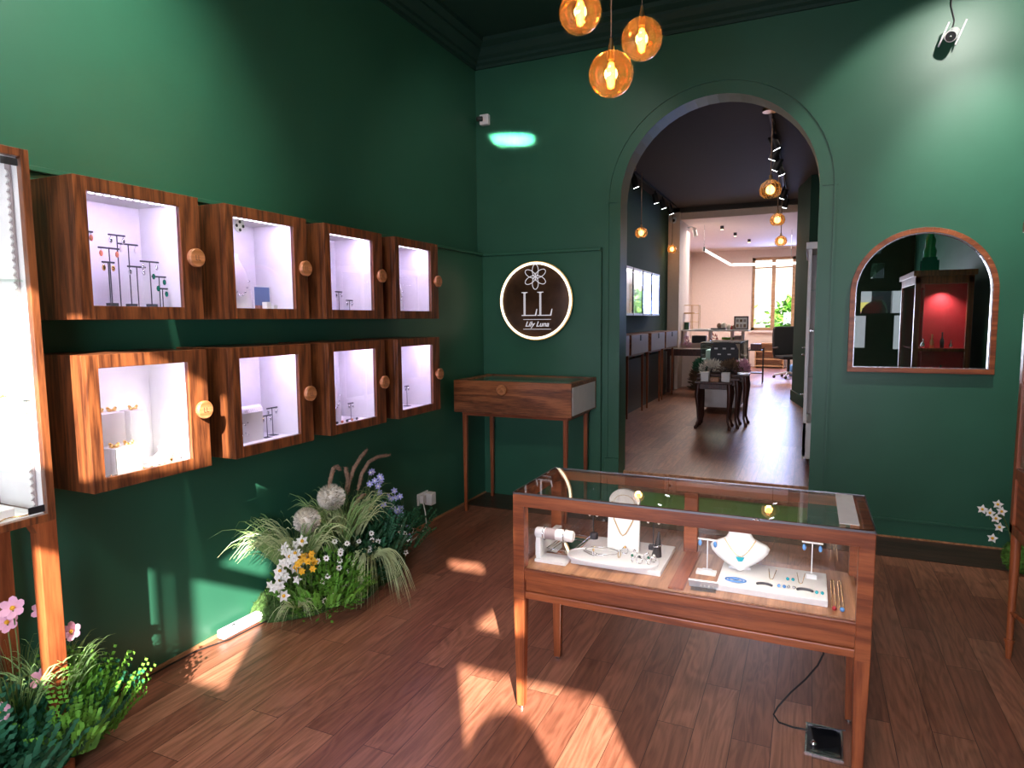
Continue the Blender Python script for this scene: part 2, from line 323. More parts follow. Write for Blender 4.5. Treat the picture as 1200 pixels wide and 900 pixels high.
struct('trim_8', cornice(1, YB, -2.78, 1.42, -1), M['ceil']); struct('trim_9', cornice(0, -2.78, -1.0, YB, 1), M['ceil']); struct('trim_10', cornice(0, 1.42, -1.0, YB, -1), M['ceil'])
# steps up to the back room
FB = .28
struct('floor_back_room', MB().box(-2.6, .6, 5.56, 19.1, FB-.06, FB), M['floor'])
struct('step_riser', MB().box(AX0, AX1, 5.56, 5.62, 0, FB-.061).box(AX0, AX1, 5.395, 5.415, 0, .154), mat('green_riser', (.26, .55, .12), .6))
struct('step_tread', MB().box(AX0, AX1, 5.37, 5.56, .155, .190).box(AX0+.002, AX1-.002, 5.53, 5.56, FB-.05, FB+.002), M['deck'], .004)

# back room shell
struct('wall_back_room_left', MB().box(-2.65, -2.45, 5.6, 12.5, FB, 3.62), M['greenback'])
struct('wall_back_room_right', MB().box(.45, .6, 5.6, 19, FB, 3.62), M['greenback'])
struct('ceiling_back_room', MB().box(-2.65, .6, 5.6, 12.5, 3.62, 3.75), M['backceil'])
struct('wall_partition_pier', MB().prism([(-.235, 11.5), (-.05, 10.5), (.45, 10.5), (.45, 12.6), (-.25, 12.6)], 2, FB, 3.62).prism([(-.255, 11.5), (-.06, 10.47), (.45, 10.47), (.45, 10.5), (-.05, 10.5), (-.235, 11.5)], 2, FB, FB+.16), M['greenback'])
struct('wall_partition', MB().box(-2.46, -2.24, 12.5, 13.6, FB, 3.75).box(-3.2, -2.46, 12.6, 12.8, FB, 3.75), M['cream'])
struct('wall_partition_header', MB().box(-2.45, .45, 12.5, 12.6, 3.545, 3.75), M['backceil'])
struct('wall_workroom_left', MB().box(-3.2, -3.05, 12.8, 19.1, FB, 3.45), M['cream'])
struct('ceiling_workroom', MB().box(-3.2, .6, 12.6, 19.1, 3.42, 3.6), M['cream'])
WX0, WX1, WZ0, WZ1 = -1.47, .30, 1.26, 3.22
struct('wall_workroom_back', sheet_with_holes(1, 19.0, 19.35, -3.2, .6, FB, 3.5, [(WX0, WX1, WZ0, WZ1)]), M['cream'])
struct('floor_workroom', MB().box(-3.2, -2.6, 12.5, 19.1, FB-.06, FB), M['floor'])
fr = MB()
for x in (WX0, -.42-.05, WX1-.07):
    fr.box(x, x+(.10 if x == -.47 else .07), 19.2, 19.27, WZ0, WZ1)
fr.box(WX0, WX1, 19.2, 19.27, WZ0, WZ0+.08).box(WX0, WX1, 19.2, 19.27, WZ1-.07, WZ1).box(WX0, WX1, 19.21, 19.26, 2.93, 2.97)
fr.box(-.98, -.88, 19.19, 19.28, WZ0, WZ1)
struct('window_3', fr, M['pine'])
struct('window_pane', MB().box(WX0+.03, WX1-.03, 19.235, 19.24, WZ0+.03, WZ1-.03), M['glass'])
struct('window_sill', MB().box(WX0-.05, WX1, 18.9, 19.2, WZ0-.05, WZ0), M['cream'])

# ---------------------------------------------------------------- outside
struct('ground', MB().box(-12, 12, 19.4, 40, -.3, -.02), M['pave'])
struct('street', MB().box(-12, 12, -16, -1.5, -.2, -.02), M['pave'])
for i, (x, y, r, h, m) in enumerate([(-2.6, 24, .95, 2.7, 'leafbright'), (-.65, 26.5, .95, 2.3, 'leafbright'), (.9, 24, .85, 2.6, 'leafbright'), (2.6, 26.8, .9, 3.4, 'leafbright')]):
    mb = MB(); rnd = random.Random(i)
    for k in range(900):
        a, b, q = rnd.random()*2*pi, rnd.random()*pi, rnd.random()**.4
        p = (x+r*q*cos(a)*sin(b), y+r*q*sin(a)*sin(b), h/2+h/2*q*cos(b))
        mb.leaf(p, (rnd.uniform(-1, 1), rnd.uniform(-1, 1), rnd.uniform(-.3, 1)), (rnd.uniform(-1, 1), rnd.uniform(-1, 1), 1), .28, .16)
    t = thing('garden_shrub', ['light green bush outside the far window, on its left', 'low green bush outside the far window, left of its middle', 'light green bush outside the far window, behind its right sash', 'tall green bush outside the far window, at its right edge'][i], 'shrub', (0, 0, 0), group='bushes outside the far window')
    mb.build('foliage', M[m], t); MB().cyl((x, y, -.02), (x, y, h*.6), .06, 8).build('trunk', M['mahog'], t)
tag(MB().box(-8, 6, 34, 36, -.1, 7).build('garden_wall_building', M['palefacade']), 'pale building far outside the back window', 'building')
tag(MB().box(-3, 8, -13, -10, -.1, 5.2).build('street_building', M['concrete']), 'dark building across the street seen in the arched mirror', 'building')
# pale shop fronts and a car across the street, seen in the mirror
tag(MB().box(.85, 1.5, -10.0, -9.6, .6, 3.0).build('shop_sign_panel', M['palefacade']), 'pale facade strip reflected at the left edge of the mirror', 'facade')
tag(MB().box(2.0, 2.5, -10.0, -9.6, .4, 3.0).build('shop_sign_panel', M['palefacade']), 'narrow pale facade strip reflected left of the cabinet in the mirror', 'facade')

tag(MB().box(.7, 1.7, -9.58, -9.55, 1.75, 2.0).build('awning_band', mat('yellow_awning', (.85, .62, .12), .7)), 'yellow band across the street reflected at the mirror left edge', 'awning')
tag(MB().ball((1.22, -7.5, 1.0), .28, 12).build('topiary_ball', M['black']), 'dark round bush on the street reflected at the mirror left edge', 'bush') if False else None
# ---------------------------------------------------------------- eight wall cabinets
CW, CH, CD = .52, .508, .35           # width along the wall, height, depth
FX = XL+CD
lilac = (.75, .57, 1)
def knob(parent, x, y, z, axis='x', r=.039):
    mb = MB()
    if axis == 'x': mb.tube([(x, y, z), (x+.012, y, z), (x+.018, y, z), (x+.034, y, z), (x+.038, y, z)], [r*.45, r*.45, r*.96, r, r*.9], 28)
    else: mb.tube([(x, y, z), (x, y-.012, z), (x, y-.018, z), (x, y-.034, z), (x, y-.038, z)], [r*.45, r*.45, r*.96, r, r*.9], 28)
    k = mb.build('knob', M['knob'], parent, 'round pale wooden knob')
    e = MB()
    if axis == 'x':
        e.tube([(x+.0385, y-.010, z-.010), (x+.0385, y-.010, z+.010)], .0013, 6).tube([(x+.0385, y-.010, z-.010), (x+.0385, y-.002, z-.010)], .0013, 6)
        e.tube([(x+.0385, y+.003, z-.010), (x+.0385, y+.003, z+.010)], .0013, 6).tube([(x+.0385, y+.003, z-.010), (x+.0385, y+.012, z-.010)], .0013, 6)
    else:
        e.tube([(x-.008, y-.0385, z+.008), (x-.008, y-.0385, z-.008), (x+.001, y-.0385, z-.008)], .0013, 6).tube([(x+.004, y-.0385, z+.008), (x+.004, y-.0385, z-.008), (x+.012, y-.0385, z-.008)], .0013, 6)
    e.build('engraving', M['oak_z'], k)
    return k
def wall_cabinet(y0, z0, label, light=1.0):
    t = thing('wall_display_cabinet', label, 'cabinet', (XL, y0, z0), group='oak display boxes on the green wall')
    D, T = CD-.022, .022
    MB().box(0, D, 0, T, 0, CH).box(0, D, CW-T, CW, 0, CH).box(0, D, T, CW-T, 0, T).box(0, D, T, CW-T, CH-T, CH).box(0, .012, T, CW-T, T, CH-T).build('carcass', M['oak_z'], t, bevel=.002)
    MB().box(.012, .016, T, CW-T, T, CH-T).box(.016, D-.002, T, T+.004, T, CH-T).box(.016, D-.002, CW-T-.004, CW-T, T, CH-T).box(.016, D-.002, T, CW-T, T, T+.004).box(.016, D-.002, T, CW-T, CH-T-.004, CH-T).build('lining', M['white'], t, 'white inner lining')
    d = MB().box(D, CD, 0, .047, 0, CH).box(D, CD, CW-.094, CW, 0, CH).box(D, CD, .047, CW-.094, 0, .050).box(D, CD, .047, CW-.094, CH-.050, CH).build('door', M['oak_z'], t, bevel=.002)
    MB().box(CD-.012, CD-.008, .04, CW-.088, .044, CH-.044).build('pane', M['glass'], d, 'clear glass pane')
    knob(d, CD, CW-.047, CH/2)
    MB().box(D-.105, D-.090, T+.01, CW-T-.01, CH-T-.010, CH-T-.004).build('led_channel', M['steel'], t)
    s = MB()
    for k in range(15): s.box(D-.102, D-.093, T+.02+k*.031, T+.037+k*.031, CH-T-.0130, CH-T-.0101)
    s.build('led_strip', M['led'], t)
    L = lamp('AREA', 'cabinet_led_light', (XL+D-.075, y0+CW/2, z0+CH-T-.014), light, lilac, (-.35, 0, -1), shape='RECTANGLE', size=CW-.10, size_y=.012)
    L.rotation_euler = Vector((-.35, 0, -1)).to_track_quat('-Z', 'Y').to_euler()
    return t
names = ['nearest', 'second', 'third', 'farthest']
for row, z0 in ((0, 1.613), (1, .977)):
    for i in range(4):
        what = [['with many earring stands', 'with blue framed photo', 'with two small earring stands', 'with a tall white bust at its left'],
                ['sunlit, with white plinths', 'with ribbed white roll', 'with bust and tiny stand', 'with one thin earring stand']][row][i]
        wall_cabinet(1.508+.6525*i, z0, f'{names[i]} {"lower" if row else "upper"} oak wall cabinet, {what}', (2.3 if (row, i) != (1, 0) else .8))

# ---------------------------------------------------------------- jewellery stands
def t_stand(x, y, z, h, w, label, gem='gold', col='charcoal', base='flat', along='y', drop=.012, two=True, group='earring stands in the cabinets', where=''):
    t = thing('earring_stand', label, 'jewellery stand', (x, y, z), group=group)
    def ax(a, b, c): return (a, b, c) if along == 'y' else (b, a, c)
    if base == 'block': MB().box(*(lambda q: (-.012, .012, -q, q) if along == 'y' else (-q, q, -.012, .012))(.018), 0, .018).build('base', M[col], t)
    else: MB().box(-.02, .02, -.02, .02, 0, .003).build('base', M[col], t)
    MB().cyl((0, 0, .003), (0, 0, h), .0022, 6).build('pole', M[col], t)
    MB().cyl(ax(0, -w/2, h), ax(0, w/2, h), .0036, 6).build('crossbar', M[col], t)
    if two:
        for sgn, nm in ((-1, 'left'), (1, 'right')):
            p = ax(0, sgn*w*.38, h-.003)
            e = thing('earring', f'{nm} earring on the {label}', 'earring', (x+p[0], y+p[1], z+p[2]), group='small hanging earrings')
            MB().tube([(0, 0, 0), (0, 0, -drop)], .0009, 5).build('hook', M['silver'], e)
            MB().ball((0, 0, -drop-.007), .010, 6, sx=.7, sy=.7, sz=1.25).build('drop', M[gem], e)
    return t
FZ = 1.613+.026; X0 = -2.55
cab1 = [(-2.43, 1.585, .275, .06, 'coral', 'at the left edge of the'), (-2.55, 1.792, .29, .07, 'silver', 'tallest, at the back of the'), (-2.58, 1.860, .262, .085, 'pearl', 'second tallest, in the'),
        (-2.52, 1.735, .232, .085, 'coral', 'with orange drops, in the'), (-2.50, 1.715, .175, .05, 'gold', 'low at front left, in the'),
        (-2.55, 1.870, .170, .08, 'silver', 'with silver drops, mid'), (-2.55, 1.930, .195, .085, 'silver', 'with black block base, in the'),
        (-2.53, 1.955, .155, .065, 'emer', 'with higher green drops, in the'), (-2.52, 2.0-.02, .105, .05, 'emer', 'with lowest green drops, in the')]
for x, y, h, w, gem, where in cab1:
    t_stand(x, min(y, 1.96), FZ, h, w, f'earring stand {where} nearest upper cabinet', gem, base='block' if w > .08 else 'flat')
bx = MB().box(-2.66, -2.42, 1.56, 1.93, FZ, FZ+.022).build('display_riser', M['white']); tag(bx, 'low white riser along the floor of the nearest upper wall cabinet', 'display riser')
for o in bpy.data.objects:
    if o.name.startswith('earring_stand') and o.location.z < FZ+.001 and o.location.y < 1.95: o.location.z = FZ+.022
    if o.name.startswith('earring') and not o.name.startswith('earring_stand') and o.location.y < 1.97: o.location.z += .022
def bust_panel(x, y, z, h, w, label, m='white', rz=0):
    """tall rounded white neck form, leaning"""
    t = thing('display_bust', label, 'jewellery bust', (x, y, z), rz)
    prof = [(w*.50, 0), (w*.52, h*.25), (w*.48, h*.5), (w*.36, h*.72), (w*.20, h*.86), (w*.13, h*.93), (w*.13, h), (.001, h)]
    MB().lathe(prof, (0, 0, 0), 24, .35, 1).build('form', M[m], t)
    s = MB()
    for k in range(9):
        a = -1+k*.25; s.ball((w*.19, a*w*.3, h*(.30+.25*a*a)), .005, 5)
    s.build('pendant_beads', M['silver'], t)
    return t
bust_panel(-2.55, 2.385, FZ, .29, .17, 'white bust with small pendants at the left inside the second upper cabinet')
bust_panel(-2.55, 3.745, FZ, .28, .14, 'slim white bust inside the farthest upper cabinet')
bust_panel(-2.55, 3.06, .977+.026, .29, .14, 'tall white bust inside the third lower cabinet')
# round dotted ornament stuck inside the glass of the second upper cabinet
t = thing('round_ornament', 'round white ornament with dark shapes behind the glass of the second upper cabinet', 'ornament', (FX-.02, 2.262, 2.035))
MB().tube([(0, 0, 0), (.004, 0, 0)], .030, 24).build('disc', M['white'], t)
mb = MB()
for a, r in ((90, .018), (270, .018), (0, .019), (180, .019)): mb.tube([(.0041, r*cos(radians(a)), r*sin(radians(a))), (.0052, r*cos(radians(a)), r*sin(radians(a)))], .0075, 8)
mb.build('dark_shapes', M['black'], t)
# framed photo, little plinths
t = thing('photo_frame', 'small blue framed picture inside the second upper cabinet', 'picture', (-2.58, 2.515, FZ))
MB().box(0, .008, 0, .115, 0, .145).build('frame', M['white'], t); MB().box(.008, .0095, .007, .108, .045, .138).build('sky_area', mat('picture_blue', (.10, .16, .30), .5), t); MB().box(.008, .0095, .007, .108, .007, .045).build('ground_area', mat('picture_brown', (.30, .12, .08), .5, noise=.6, nscale=60), t)
for y, h, lab in ((2.500, .060, 'left'), (2.545, .045, 'right')):
    tag(MB().box(-2.50, -2.47, y, y+.028, FZ, FZ+h).build('display_block', M['white']), f'{lab} tiny white block before the blue picture', 'display block')
t_stand(-2.56, 3.165, FZ, .135, .06, 'taller earring stand in the third upper cabinet', 'silver')
t_stand(-2.53, 3.225, FZ, .085, .06, 'shorter earring stand in the third upper cabinet', 'silver', base='block')
for k, yy in enumerate((2.90, 2.925, 2.95)):
    tag(MB().lathe([(.008, 0), (.011, .003), (.011, .007), (.008, .010), (.005, .007), (.005, .003), (.008, 0)], (-2.50, yy+.20, FZ), 10).build('ring', M['coral' if k == 1 else 'gold']), ['leftmost small gold ring', 'small coral ring', 'rightmost small gold ring'][k]+' on the floor of the third upper cabinet', 'ring', 'rings in the third upper cabinet')
LZ = .977+.026
# first lower cabinet: plinths with gold jewellery
for (y0, y1, x0, x1, h, lab) in ((1.655, 1.755, -2.62, -2.52, .24, 'taller square white plinth at the back of'), (1.80, 1.87, -2.62, -2.55, .235, 'narrow white plinth right of the tall one in'), (1.63, 1.74, -2.50, -2.41, .115, 'low white plinth at the front of')):
    tag(MB().box(x0, x1, y0, y1, LZ, LZ+h).build('display_plinth', M['paper'], bevel=.002), lab+' the sunlit lower cabinet', 'display plinth', 'white plinths in the sunlit cabinet')
for k, (x, y, z) in enumerate(((-2.57, 1.68, LZ+.24), (-2.57, 1.735, LZ+.24), (-2.58, 1.835, LZ+.235), (-2.45, 1.655, LZ+.115), (-2.45, 1.715, LZ+.115), (-2.42, 1.60, LZ), (-2.42, 1.77, LZ), (-2.42, 1.86, LZ))):
    lab = ['on the left of the tall plinth', 'on the right of the tall plinth', 'on the narrow plinth', 'on the left of the low plinth', 'on the right of the low plinth', 'on the floor at the left', 'on the floor in the middle', 'on the floor at the right'][k]
    mb = MB()
    for q in range(6):
        a = q*pi/3; mb.ball((x+.012*cos(a), y+.014*sin(a), z+.008+.006*sin(q*2)), .0065, 6)
    mb.tube([(x+.014*cos(a), y+.018*sin(a), z+.004) for a in [i*2*pi/12 for i in range(13)]], .002, 5)
    tag(mb.build('cluster_brooch', M['gold']), f'gold cluster jewel {lab} of the sunlit lower cabinet', 'brooch', 'gold jewels in the sunlit cabinet')
def neck_bust(x, y, z, s, label, rz=0, gem='turq', hs=.80):
    """white neck and shoulder form"""
    t = thing('necklace_bust', label, 'jewellery bust', (x, y, z), rz)
    n = 32; rings = []
    prof = [(0.000, .055, .030), (.010, .075, .034), (.045, .090, .030), (.080, .100, .026), (.110, .085, .024), (.130, .055, .026), (.150, .040, .030), (.170, .035, .031), (.180, .037, .033), (.184, .030, .027)]
    vs = []; fs = []
    prof = [(-.002, .012, .030), (.02, .045, .034), (.045, .072, .034), (.070, .090, .032), (.093, .096, .030), (.108, .088, .028), (.120, .066, .027), (.132, .046, .029), (.150, .037, .031), (.170, .036, .032), (.180, .040, .035), (.185, .030, .026), (.185, .001, .001)]
    for (h, a, b) in prof:
        for k in range(n):
            q = 2*pi*k/n; vs.append((a*cos(q)*s*1.12, b*sin(q)*s+(.17-h)*-.22*s*1.0, h*s*hs))
    m = len(prof)
    fs = [(i*n+k, i*n+(k+1) % n, (i+1)*n+(k+1) % n, (i+1)*n+k) for i in range(m-1) for k in range(n)]
    MB().add(vs, fs, True).build('neck_form', M['paper'], t)
    MB().box(-.04*s, .04*s, -.03*s, .045*s, -.012*s, .0).build('base_block', M['paper'], t)
    pts = []
    for k in range(21):
        u = -1+k*.1; h = .062+.075*abs(u)**1.6
        i = 0
        pts.append((u*.056*s, (-.045-.022*(1-u*u)+.010)*s*1.0-.006, h*s))
    # chain hugging the front of the form
    ch = MB(); ch.tube([(p[0], -(.034+(.17-p[2]/s)*.22)*s*math.sqrt(max(.05, 1-(p[0]/(.095*s))**2))-.002, p[2]) for p in pts], .0014, 6)
    ch.v = [(v[0], v[1], v[2]*hs) for v in ch.v]; ch.build('chain', M['gold'], t)
    pz = .055*s*hs; py = -(.034+(.17-.055)*.22)*s-.004
    MB().prism([(-.016*s, pz+.006*s), (.016*s, pz+.006*s), (.008*s, pz-.010*s), (-.006*s, pz-.011*s)], 1, py-.004, py).build('pendant', M[gem], t, 'turquoise half-moon pendant' if gem == 'turq' else None)
    return t
neck_bust(-2.47, 1.885, LZ, .55, 'small white neck bust at the right of the sunlit lower cabinet', rz=pi/2, gem='gold')
# second lower cabinet
t = thing('display_ring_form', 'white ribbed roll display inside the second lower cabinet', 'jewellery display', (-2.53, 2.285, LZ))
ribs = MB()
for k in range(15):
    y = .0+k*.0125; ribs.tube([(.0, y, .155), (-.012, y+.003, .172), (.010, y+.006, .18), (.028, y+.006, .165), (.032, y+.006, .150)], .0065, 7)
ribs.build('ribbed_roll', M['white'], t); MB().box(-.03, .03, 0, .185, 0, .16).build('body', M['paper'], t)
j = MB()
for k in range(10): j.ball((.032, .02+.016*(k % 5), .045+.05*(k//5)+.01*(k % 2)), .004, 5)
j.build('stud_row', M['silver'], t)
t_stand(-2.54, 2.535, LZ, .115, .065, 'shorter earring stand inside the second lower cabinet', 'silver')
t_stand(-2.57, 2.605, LZ, .145, .075, 'taller earring stand inside the second lower cabinet', 'silver')
tag(MB().box(-2.48, -2.40, 2.24, 2.58, LZ, LZ+.012).build('jewellery_tray', M['white'], bevel=.002), 'flat white tray on the floor of the second lower cabinet', 'tray')
t_stand(-2.53, 3.205, LZ, .10, .05, 'tiny earring stand inside the third lower cabinet', 'silver')
tag(MB().box(-2.48, -2.40, 2.89, 3.20, LZ, LZ+.012).build('jewellery_tray', M['white'], bevel=.002), 'flat white tray on the floor of the third lower cabinet', 'tray')
for k in range(6):
    y = 2.92+k*.045
    tag(MB().ball((-2.44, y, LZ+.020), .008, 6, sx=.8, sy=1.3).build('gem_stud', M['charcoal' if k % 2 else 'coral']), f'{["first","second","third","fourth","fifth","sixth"][k]} small stud from the left, on the third lower cabinet tray', 'stud', 'studs on the tray of the third lower cabinet')
t_stand(-2.56, 3.865, LZ, .14, .05, 'earring stand in the farthest lower cabinet', 'silver')
tag(MB().box(-2.48, -2.40, 3.56, 3.86, LZ, LZ+.010).build('jewellery_tray', M['white'], bevel=.002), 'flat white tray on the floor of the farthest lower cabinet', 'tray')

# ---------------------------------------------------------------- glazed tower cabinet at the left edge
TY1, TY0, TX1 = 1.372, .62, -2.36
t = thing('glass_tower_cabinet', 'tall oak framed glass showcase on legs at the left edge', 'display cabinet', (-2.53, 1.0, 0))
def L(mb, name, m, parent, **k):   # world coordinates into the thing's own
    off = parent.matrix_world.translation if False else None
    return mb
def shift(mb, o): mb.v = [(v[0]-o[0], v[1]-o[1], v[2]-o[2]) for v in mb.v]; return mb
TO = (-2.53, 1.0, 0)
f = MB(); P = .026
for y in (TY0, TY1-P):
    for x in (-2.69, TX1-P): f.box(x, x+P, y, y+P, .925, 2.168)
for z in (.925, 2.142):
    f.box(-2.69, TX1, TY0+P, TY1-P, z, z+.026) if False else None
    f.box(TX1-P, TX1, TY0+P, TY1-P, z, z+.026).box(-2.69, -2.69+P, TY0+P, TY1-P, z, z+.026)
    f.box(-2.69+P, TX1-P, TY0, TY0+P, z, z+.026).box(-2.69+P, TX1-P, TY1-P, TY1, z, z+.026)
shift(f, TO).build('frame', M['oak_z'], t, bevel=.002)
for y0, y1 in ((TY0, TY0+.062), (TY1-.062, TY1)):
    for x0, x1 in ((-2.69, -2.64), (TX1-.05, TX1)):
        cx, cy = (x0+x1)/2, (y0+y1)/2; sgn = 1 if x0 > -2.6 else -1
        shift(MB().box(x0, x1, y0, y1, 0, .925), TO).build('leg', M['red_z'], t, bevel=.003)
shift(MB().prism([(TY1-.062, .925), (TY1-.062, .89), (TY1-.078, .925)], 0, TX1-.05, TX1-.002), TO).build('leg_bracket', M['red_z'], t)
shift(MB().box(-2.688, -2.680, TY0+P, TY1-P, .951, 2.142).box(-2.68, TX1-P, TY1-.012, TY1-.006, .951, 2.142).box(-2.68, TX1-P, TY0+P, TY1-P, .945, .953).box(-2.68, TX1-P, TY0+P, TY1-P, 2.138, 2.146), TO).build('lining', M['white'], t, 'white back and side panels')
shift(MB().box(TX1-.010, TX1-.006, TY0+P, TY1-P, .953, 2.140), TO).build('pane', M['glass'], t)
for z in (1.342, 1.742):
    shift(MB().box(-2.678, TX1-.03, TY0+.03, TY1-.03, z-.004, z+.004), TO).build('shelf', M['greenglass'], t, 'green-edged glass shelf')
s = MB(); s.box(-2.462, -2.436, TY1-.020, TY1-.014, .955, 2.14)
tk = shift(s, TO).build('shelf_track', M['greycase'], t, 'notched shelf track'); s = MB()
for k in range(46): s.obox((-2.449, TY1-.024, .975+k*.025), .015, .006, .015, (0, .785, 0))
shift(s, TO).build('track_studs', M['paper'], tk, 'white diamond studs')
shift(MB().box(TX1-.006, TX1-.001, TY1-.085, TY1-.035, .962, .985).box(TX1-.006, TX1-.001, TY1-.085, TY1-.035, 2.11, 2.133), TO).build('glass_hinge', M['black'], t, 'small black glass clamps')
lamp('AREA', 'tower_led_light', (-2.47, 1.0, 2.13), .7, (1, .97, .95), (0, 0, -1), shape='RECTANGLE', size=.25, size_y=.6)
# branch jewels on the shelf, books at the bottom
for k, (y, x, z) in enumerate(((1.17, -2.42, 1.348), (1.24, -2.45, 1.348))):
    mb = MB(); rnd = random.Random(30+k)
    for q in range(9):
        a = rnd.uniform(0, 2*pi); mb.tube([(x, y, z+.003), (x+.02*cos(a), y+.03*sin(a), z+.022*rnd.random()+.006), (x+.03*cos(a+.4), y+.05*sin(a+.4), z+.012)], .0016, 5)
        mb.ball((x+.03*cos(a+.4), y+.05*sin(a+.4), z+.012), .004, 5)
    tag(mb.build('branch_hair_jewel', M['gold']), ['golden twig hair jewel on the middle glass shelf, nearer the left edge', 'golden twig hair jewel on the middle glass shelf, nearer the post'][k], 'hair jewel')
tag(MB().box(-2.52, -2.41, 1.08, 1.27, .953, .985).build('flat_box', M['pearl'], bevel=.002), 'flat cream box on the floor of the tall glass showcase', 'box')
mb = MB(); mb.tube([(-2.40+.012*sin(i*.9), 1.10+i*.012, .957) for i in range(18)], .0022, 5); tag(mb.build('chain_bracelet', M['gold']), 'thin gold chain laid before the cream box in the glass showcase', 'bracelet')

# ---------------------------------------------------------------- desk under the sign, same design repeats in the back room
def desk(label, loc, rz=0, back=False, w=1.02, d=.64, group=None):
    """box on thin legs; local x along the front, y depth (front at 0)"""
    t = thing('display_desk', label, 'display desk', loc, rz, group=group)
    z0, z1 = .848, 1.10
    if not back:
        f = MB().box(0, w, 0, .022, z0, z1).box(0, w, d-.022, d, z0, z1).box(0, .022, .022, d-.022, z0, z1).box(w-.022, w-.002, .022, d-.022, z0, z1)
        f.box(0, .07, .0, d, z1, z1+.012).box(w-.05, w, 0, d, z1, z1+.012).box(.07, w-.05, 0, .05, z1, z1+.012).box(.07, w-.05, d-.05, d, z1, z1+.012)
        f.build('box_body', M['oak_x'], t, bevel=.002)
        MB().box(w-.002, w+.001, .03, d-.03, z0+.012, z1-.02).build('side_panel', M['white'], t, 'pale painted side panel')
        MB().box(.06, w-.04, .04, d-.04, z1+.002, z1+.007).build('top_glass', M['topglass'], t, 'glass lid')
        MB().box(.022, w-.022, .022, d-.022, z1-.045, z1-.035).build('inner_tray', mat('sage_lining', (.55, .62, .42), .8), t, 'pale green lining')
        knob(t, w*.44, 0, z1-.052, 'y', .044)
    else:
        MB().box(0, w, 0, d, z0, z1+.012).build('box_body', M['oak_x'], t)
        MB().box(.006, w-.05, -.006, 0, z0+.008, z1+.004).build('front_panel', M['greycase'], t, 'pale pinkish grey front')
        MB().box(w*.5-.03, w*.5+.03, -.012, -.006, z1-.075, z1-.0).build('pull_tab', M['black'], t, 'dark pull tab')
    fr = MB().box(.05, w-.04, .05, .075, z0-.03, z0).box(.05, w-.04, d-.075, d-.05, z0-.03, z0).box(.05, .075, .075, d-.075, z0-.03, z0).box(w-.065, w-.04, .075, d-.075, z0-.03, z0)
    fr.build('leg_frame', M['red_x'], t)
    for (x, y) in ((.05, .05), (w-.085, .05), (.05, d-.085), (w-.085, d-.085)):
        MB().add([(x+.004, y+.004, 0), (x+.026, y+.004, 0), (x+.026, y+.026, 0), (x+.004, y+.026, 0), (x, y, z0-.03), (x+.035, y, z0-.03), (x+.035, y+.035, z0-.03), (x, y+.035, z0-.03)],
                 [(0, 3, 2, 1), (4, 5, 6, 7), (0, 1, 5, 4), (1, 2, 6, 5), (2, 3, 7, 6), (3, 0, 4, 7)]).build('leg', M['red_z'], t, bevel=.002)
    return t
desk('oak display desk with white side standing in the corner under the round sign', (-2.655, 4.70, 0))
BZ = FB
for i, y in enumerate((7.3, 8.385, 9.565, 10.64)):
    t = desk(['nearest', 'second', 'third', 'farthest'][i]+' grey-fronted drawer desk along the left wall of the back room', (-2.10, y+(.0), BZ), pi/2, back=True, w=1.0, d=.34, group='grey drawer desks in the back room')
tag(MB().box(-2.42, -2.28, 7.3, 11.6, BZ, BZ+.75).build('low_cupboard', M['black']), 'dark glossy low cupboard under the grey drawer desks', 'cupboard')

# ---------------------------------------------------------------- round sign with glowing rim
SX, SZ, SY = -2.172, 1.762, YB-.045-.05
t = thing('round_sign', 'round dark wall sign with glowing rim, flower emblem and white lettering', 'sign', (SX, SY, SZ))
MB().tube([(0, 0, 0), (0, .012, 0)], .334, 64).build('disc', M['bronze'], t)
MB().tube([(.322*cos(i*2*pi/96), -.010, .322*sin(i*2*pi/96)) for i in range(97)], .0095, 10, cap=False).build('neon_rim', M['neon'], t, 'warm white glowing rim')
MB().tube([(.338*cos(i*2*pi/96), .0, .338*sin(i*2*pi/96)) for i in range(97)], .005, 8, cap=False).build('clear_edge', M['brass'], t)
for x, z in ((-.2, .2), (.2, .2), (-.2, -.2), (.2, -.2)): MB().cyl((x, .012, z), (x, .048, z), .008, 10).build('spacer', M['steel'], t)
mb = MB()
for k in range(6):
    a = pi/2+k*pi/3; c = (0+cos(a)*.055, .206+sin(a)*.055)
    mb.tube([(c[0]+cos(a)*.052*cos(q)-sin(a)*.028*sin(q), -.004, c[1]+sin(a)*.052*cos(q)+cos(a)*.028*sin(q)) for q in [i*2*pi/24 for i in range(25)]], .0028, 6, cap=False)
    mb.tube([(.010*cos(a), -.004, .206+.010*sin(a)), (.035*cos(a), -.004, .206+.035*sin(a))], .0018, 5)
mb.build('flower_emblem', M['letter'], t, 'six-petalled outline flower')
def serif_L(x, z, h, w):
    m = MB()
    for dx in (.020, .030): m.box(x+dx, x+dx+.005, -.006, -.001, z, z+h)
    m.box(x, x+.056, -.006, -.001, z+h-.006, z+h).box(x, x+w-.01, -.006, -.001, z, z+.007)
    m.prism([(x+w-.016, z), (x+w-.004, z), (x+w+.006, z+.058), (x+w, z+.058)], 1, -.006, -.001)
    m.box(x+.014, x+.041, -.005, -.001, z+h-.010, z+h-.004)
    return m
serif_L(-.130, -.128, .205, .140).build('letter', M['letter'], t, 'first white serif letter')
serif_L(.018, -.128, .205, .132).build('letter', M['letter'], t, 'second white serif letter')
MB().box(-.115, .142, -.005, -.001, -.162, -.158).box(-.115, .142, -.005, -.001, -.246, -.242).build('rule_lines', M['letter'], t)
cu = bpy.data.curves.new('script_text', 'FONT'); cu.body = 'Lily Luna'; cu.size = .062; cu.shear = .35; cu.offset = .0008; cu.extrude = .001; cu.align_x = 'CENTER'; cu.align_y = 'CENTER'
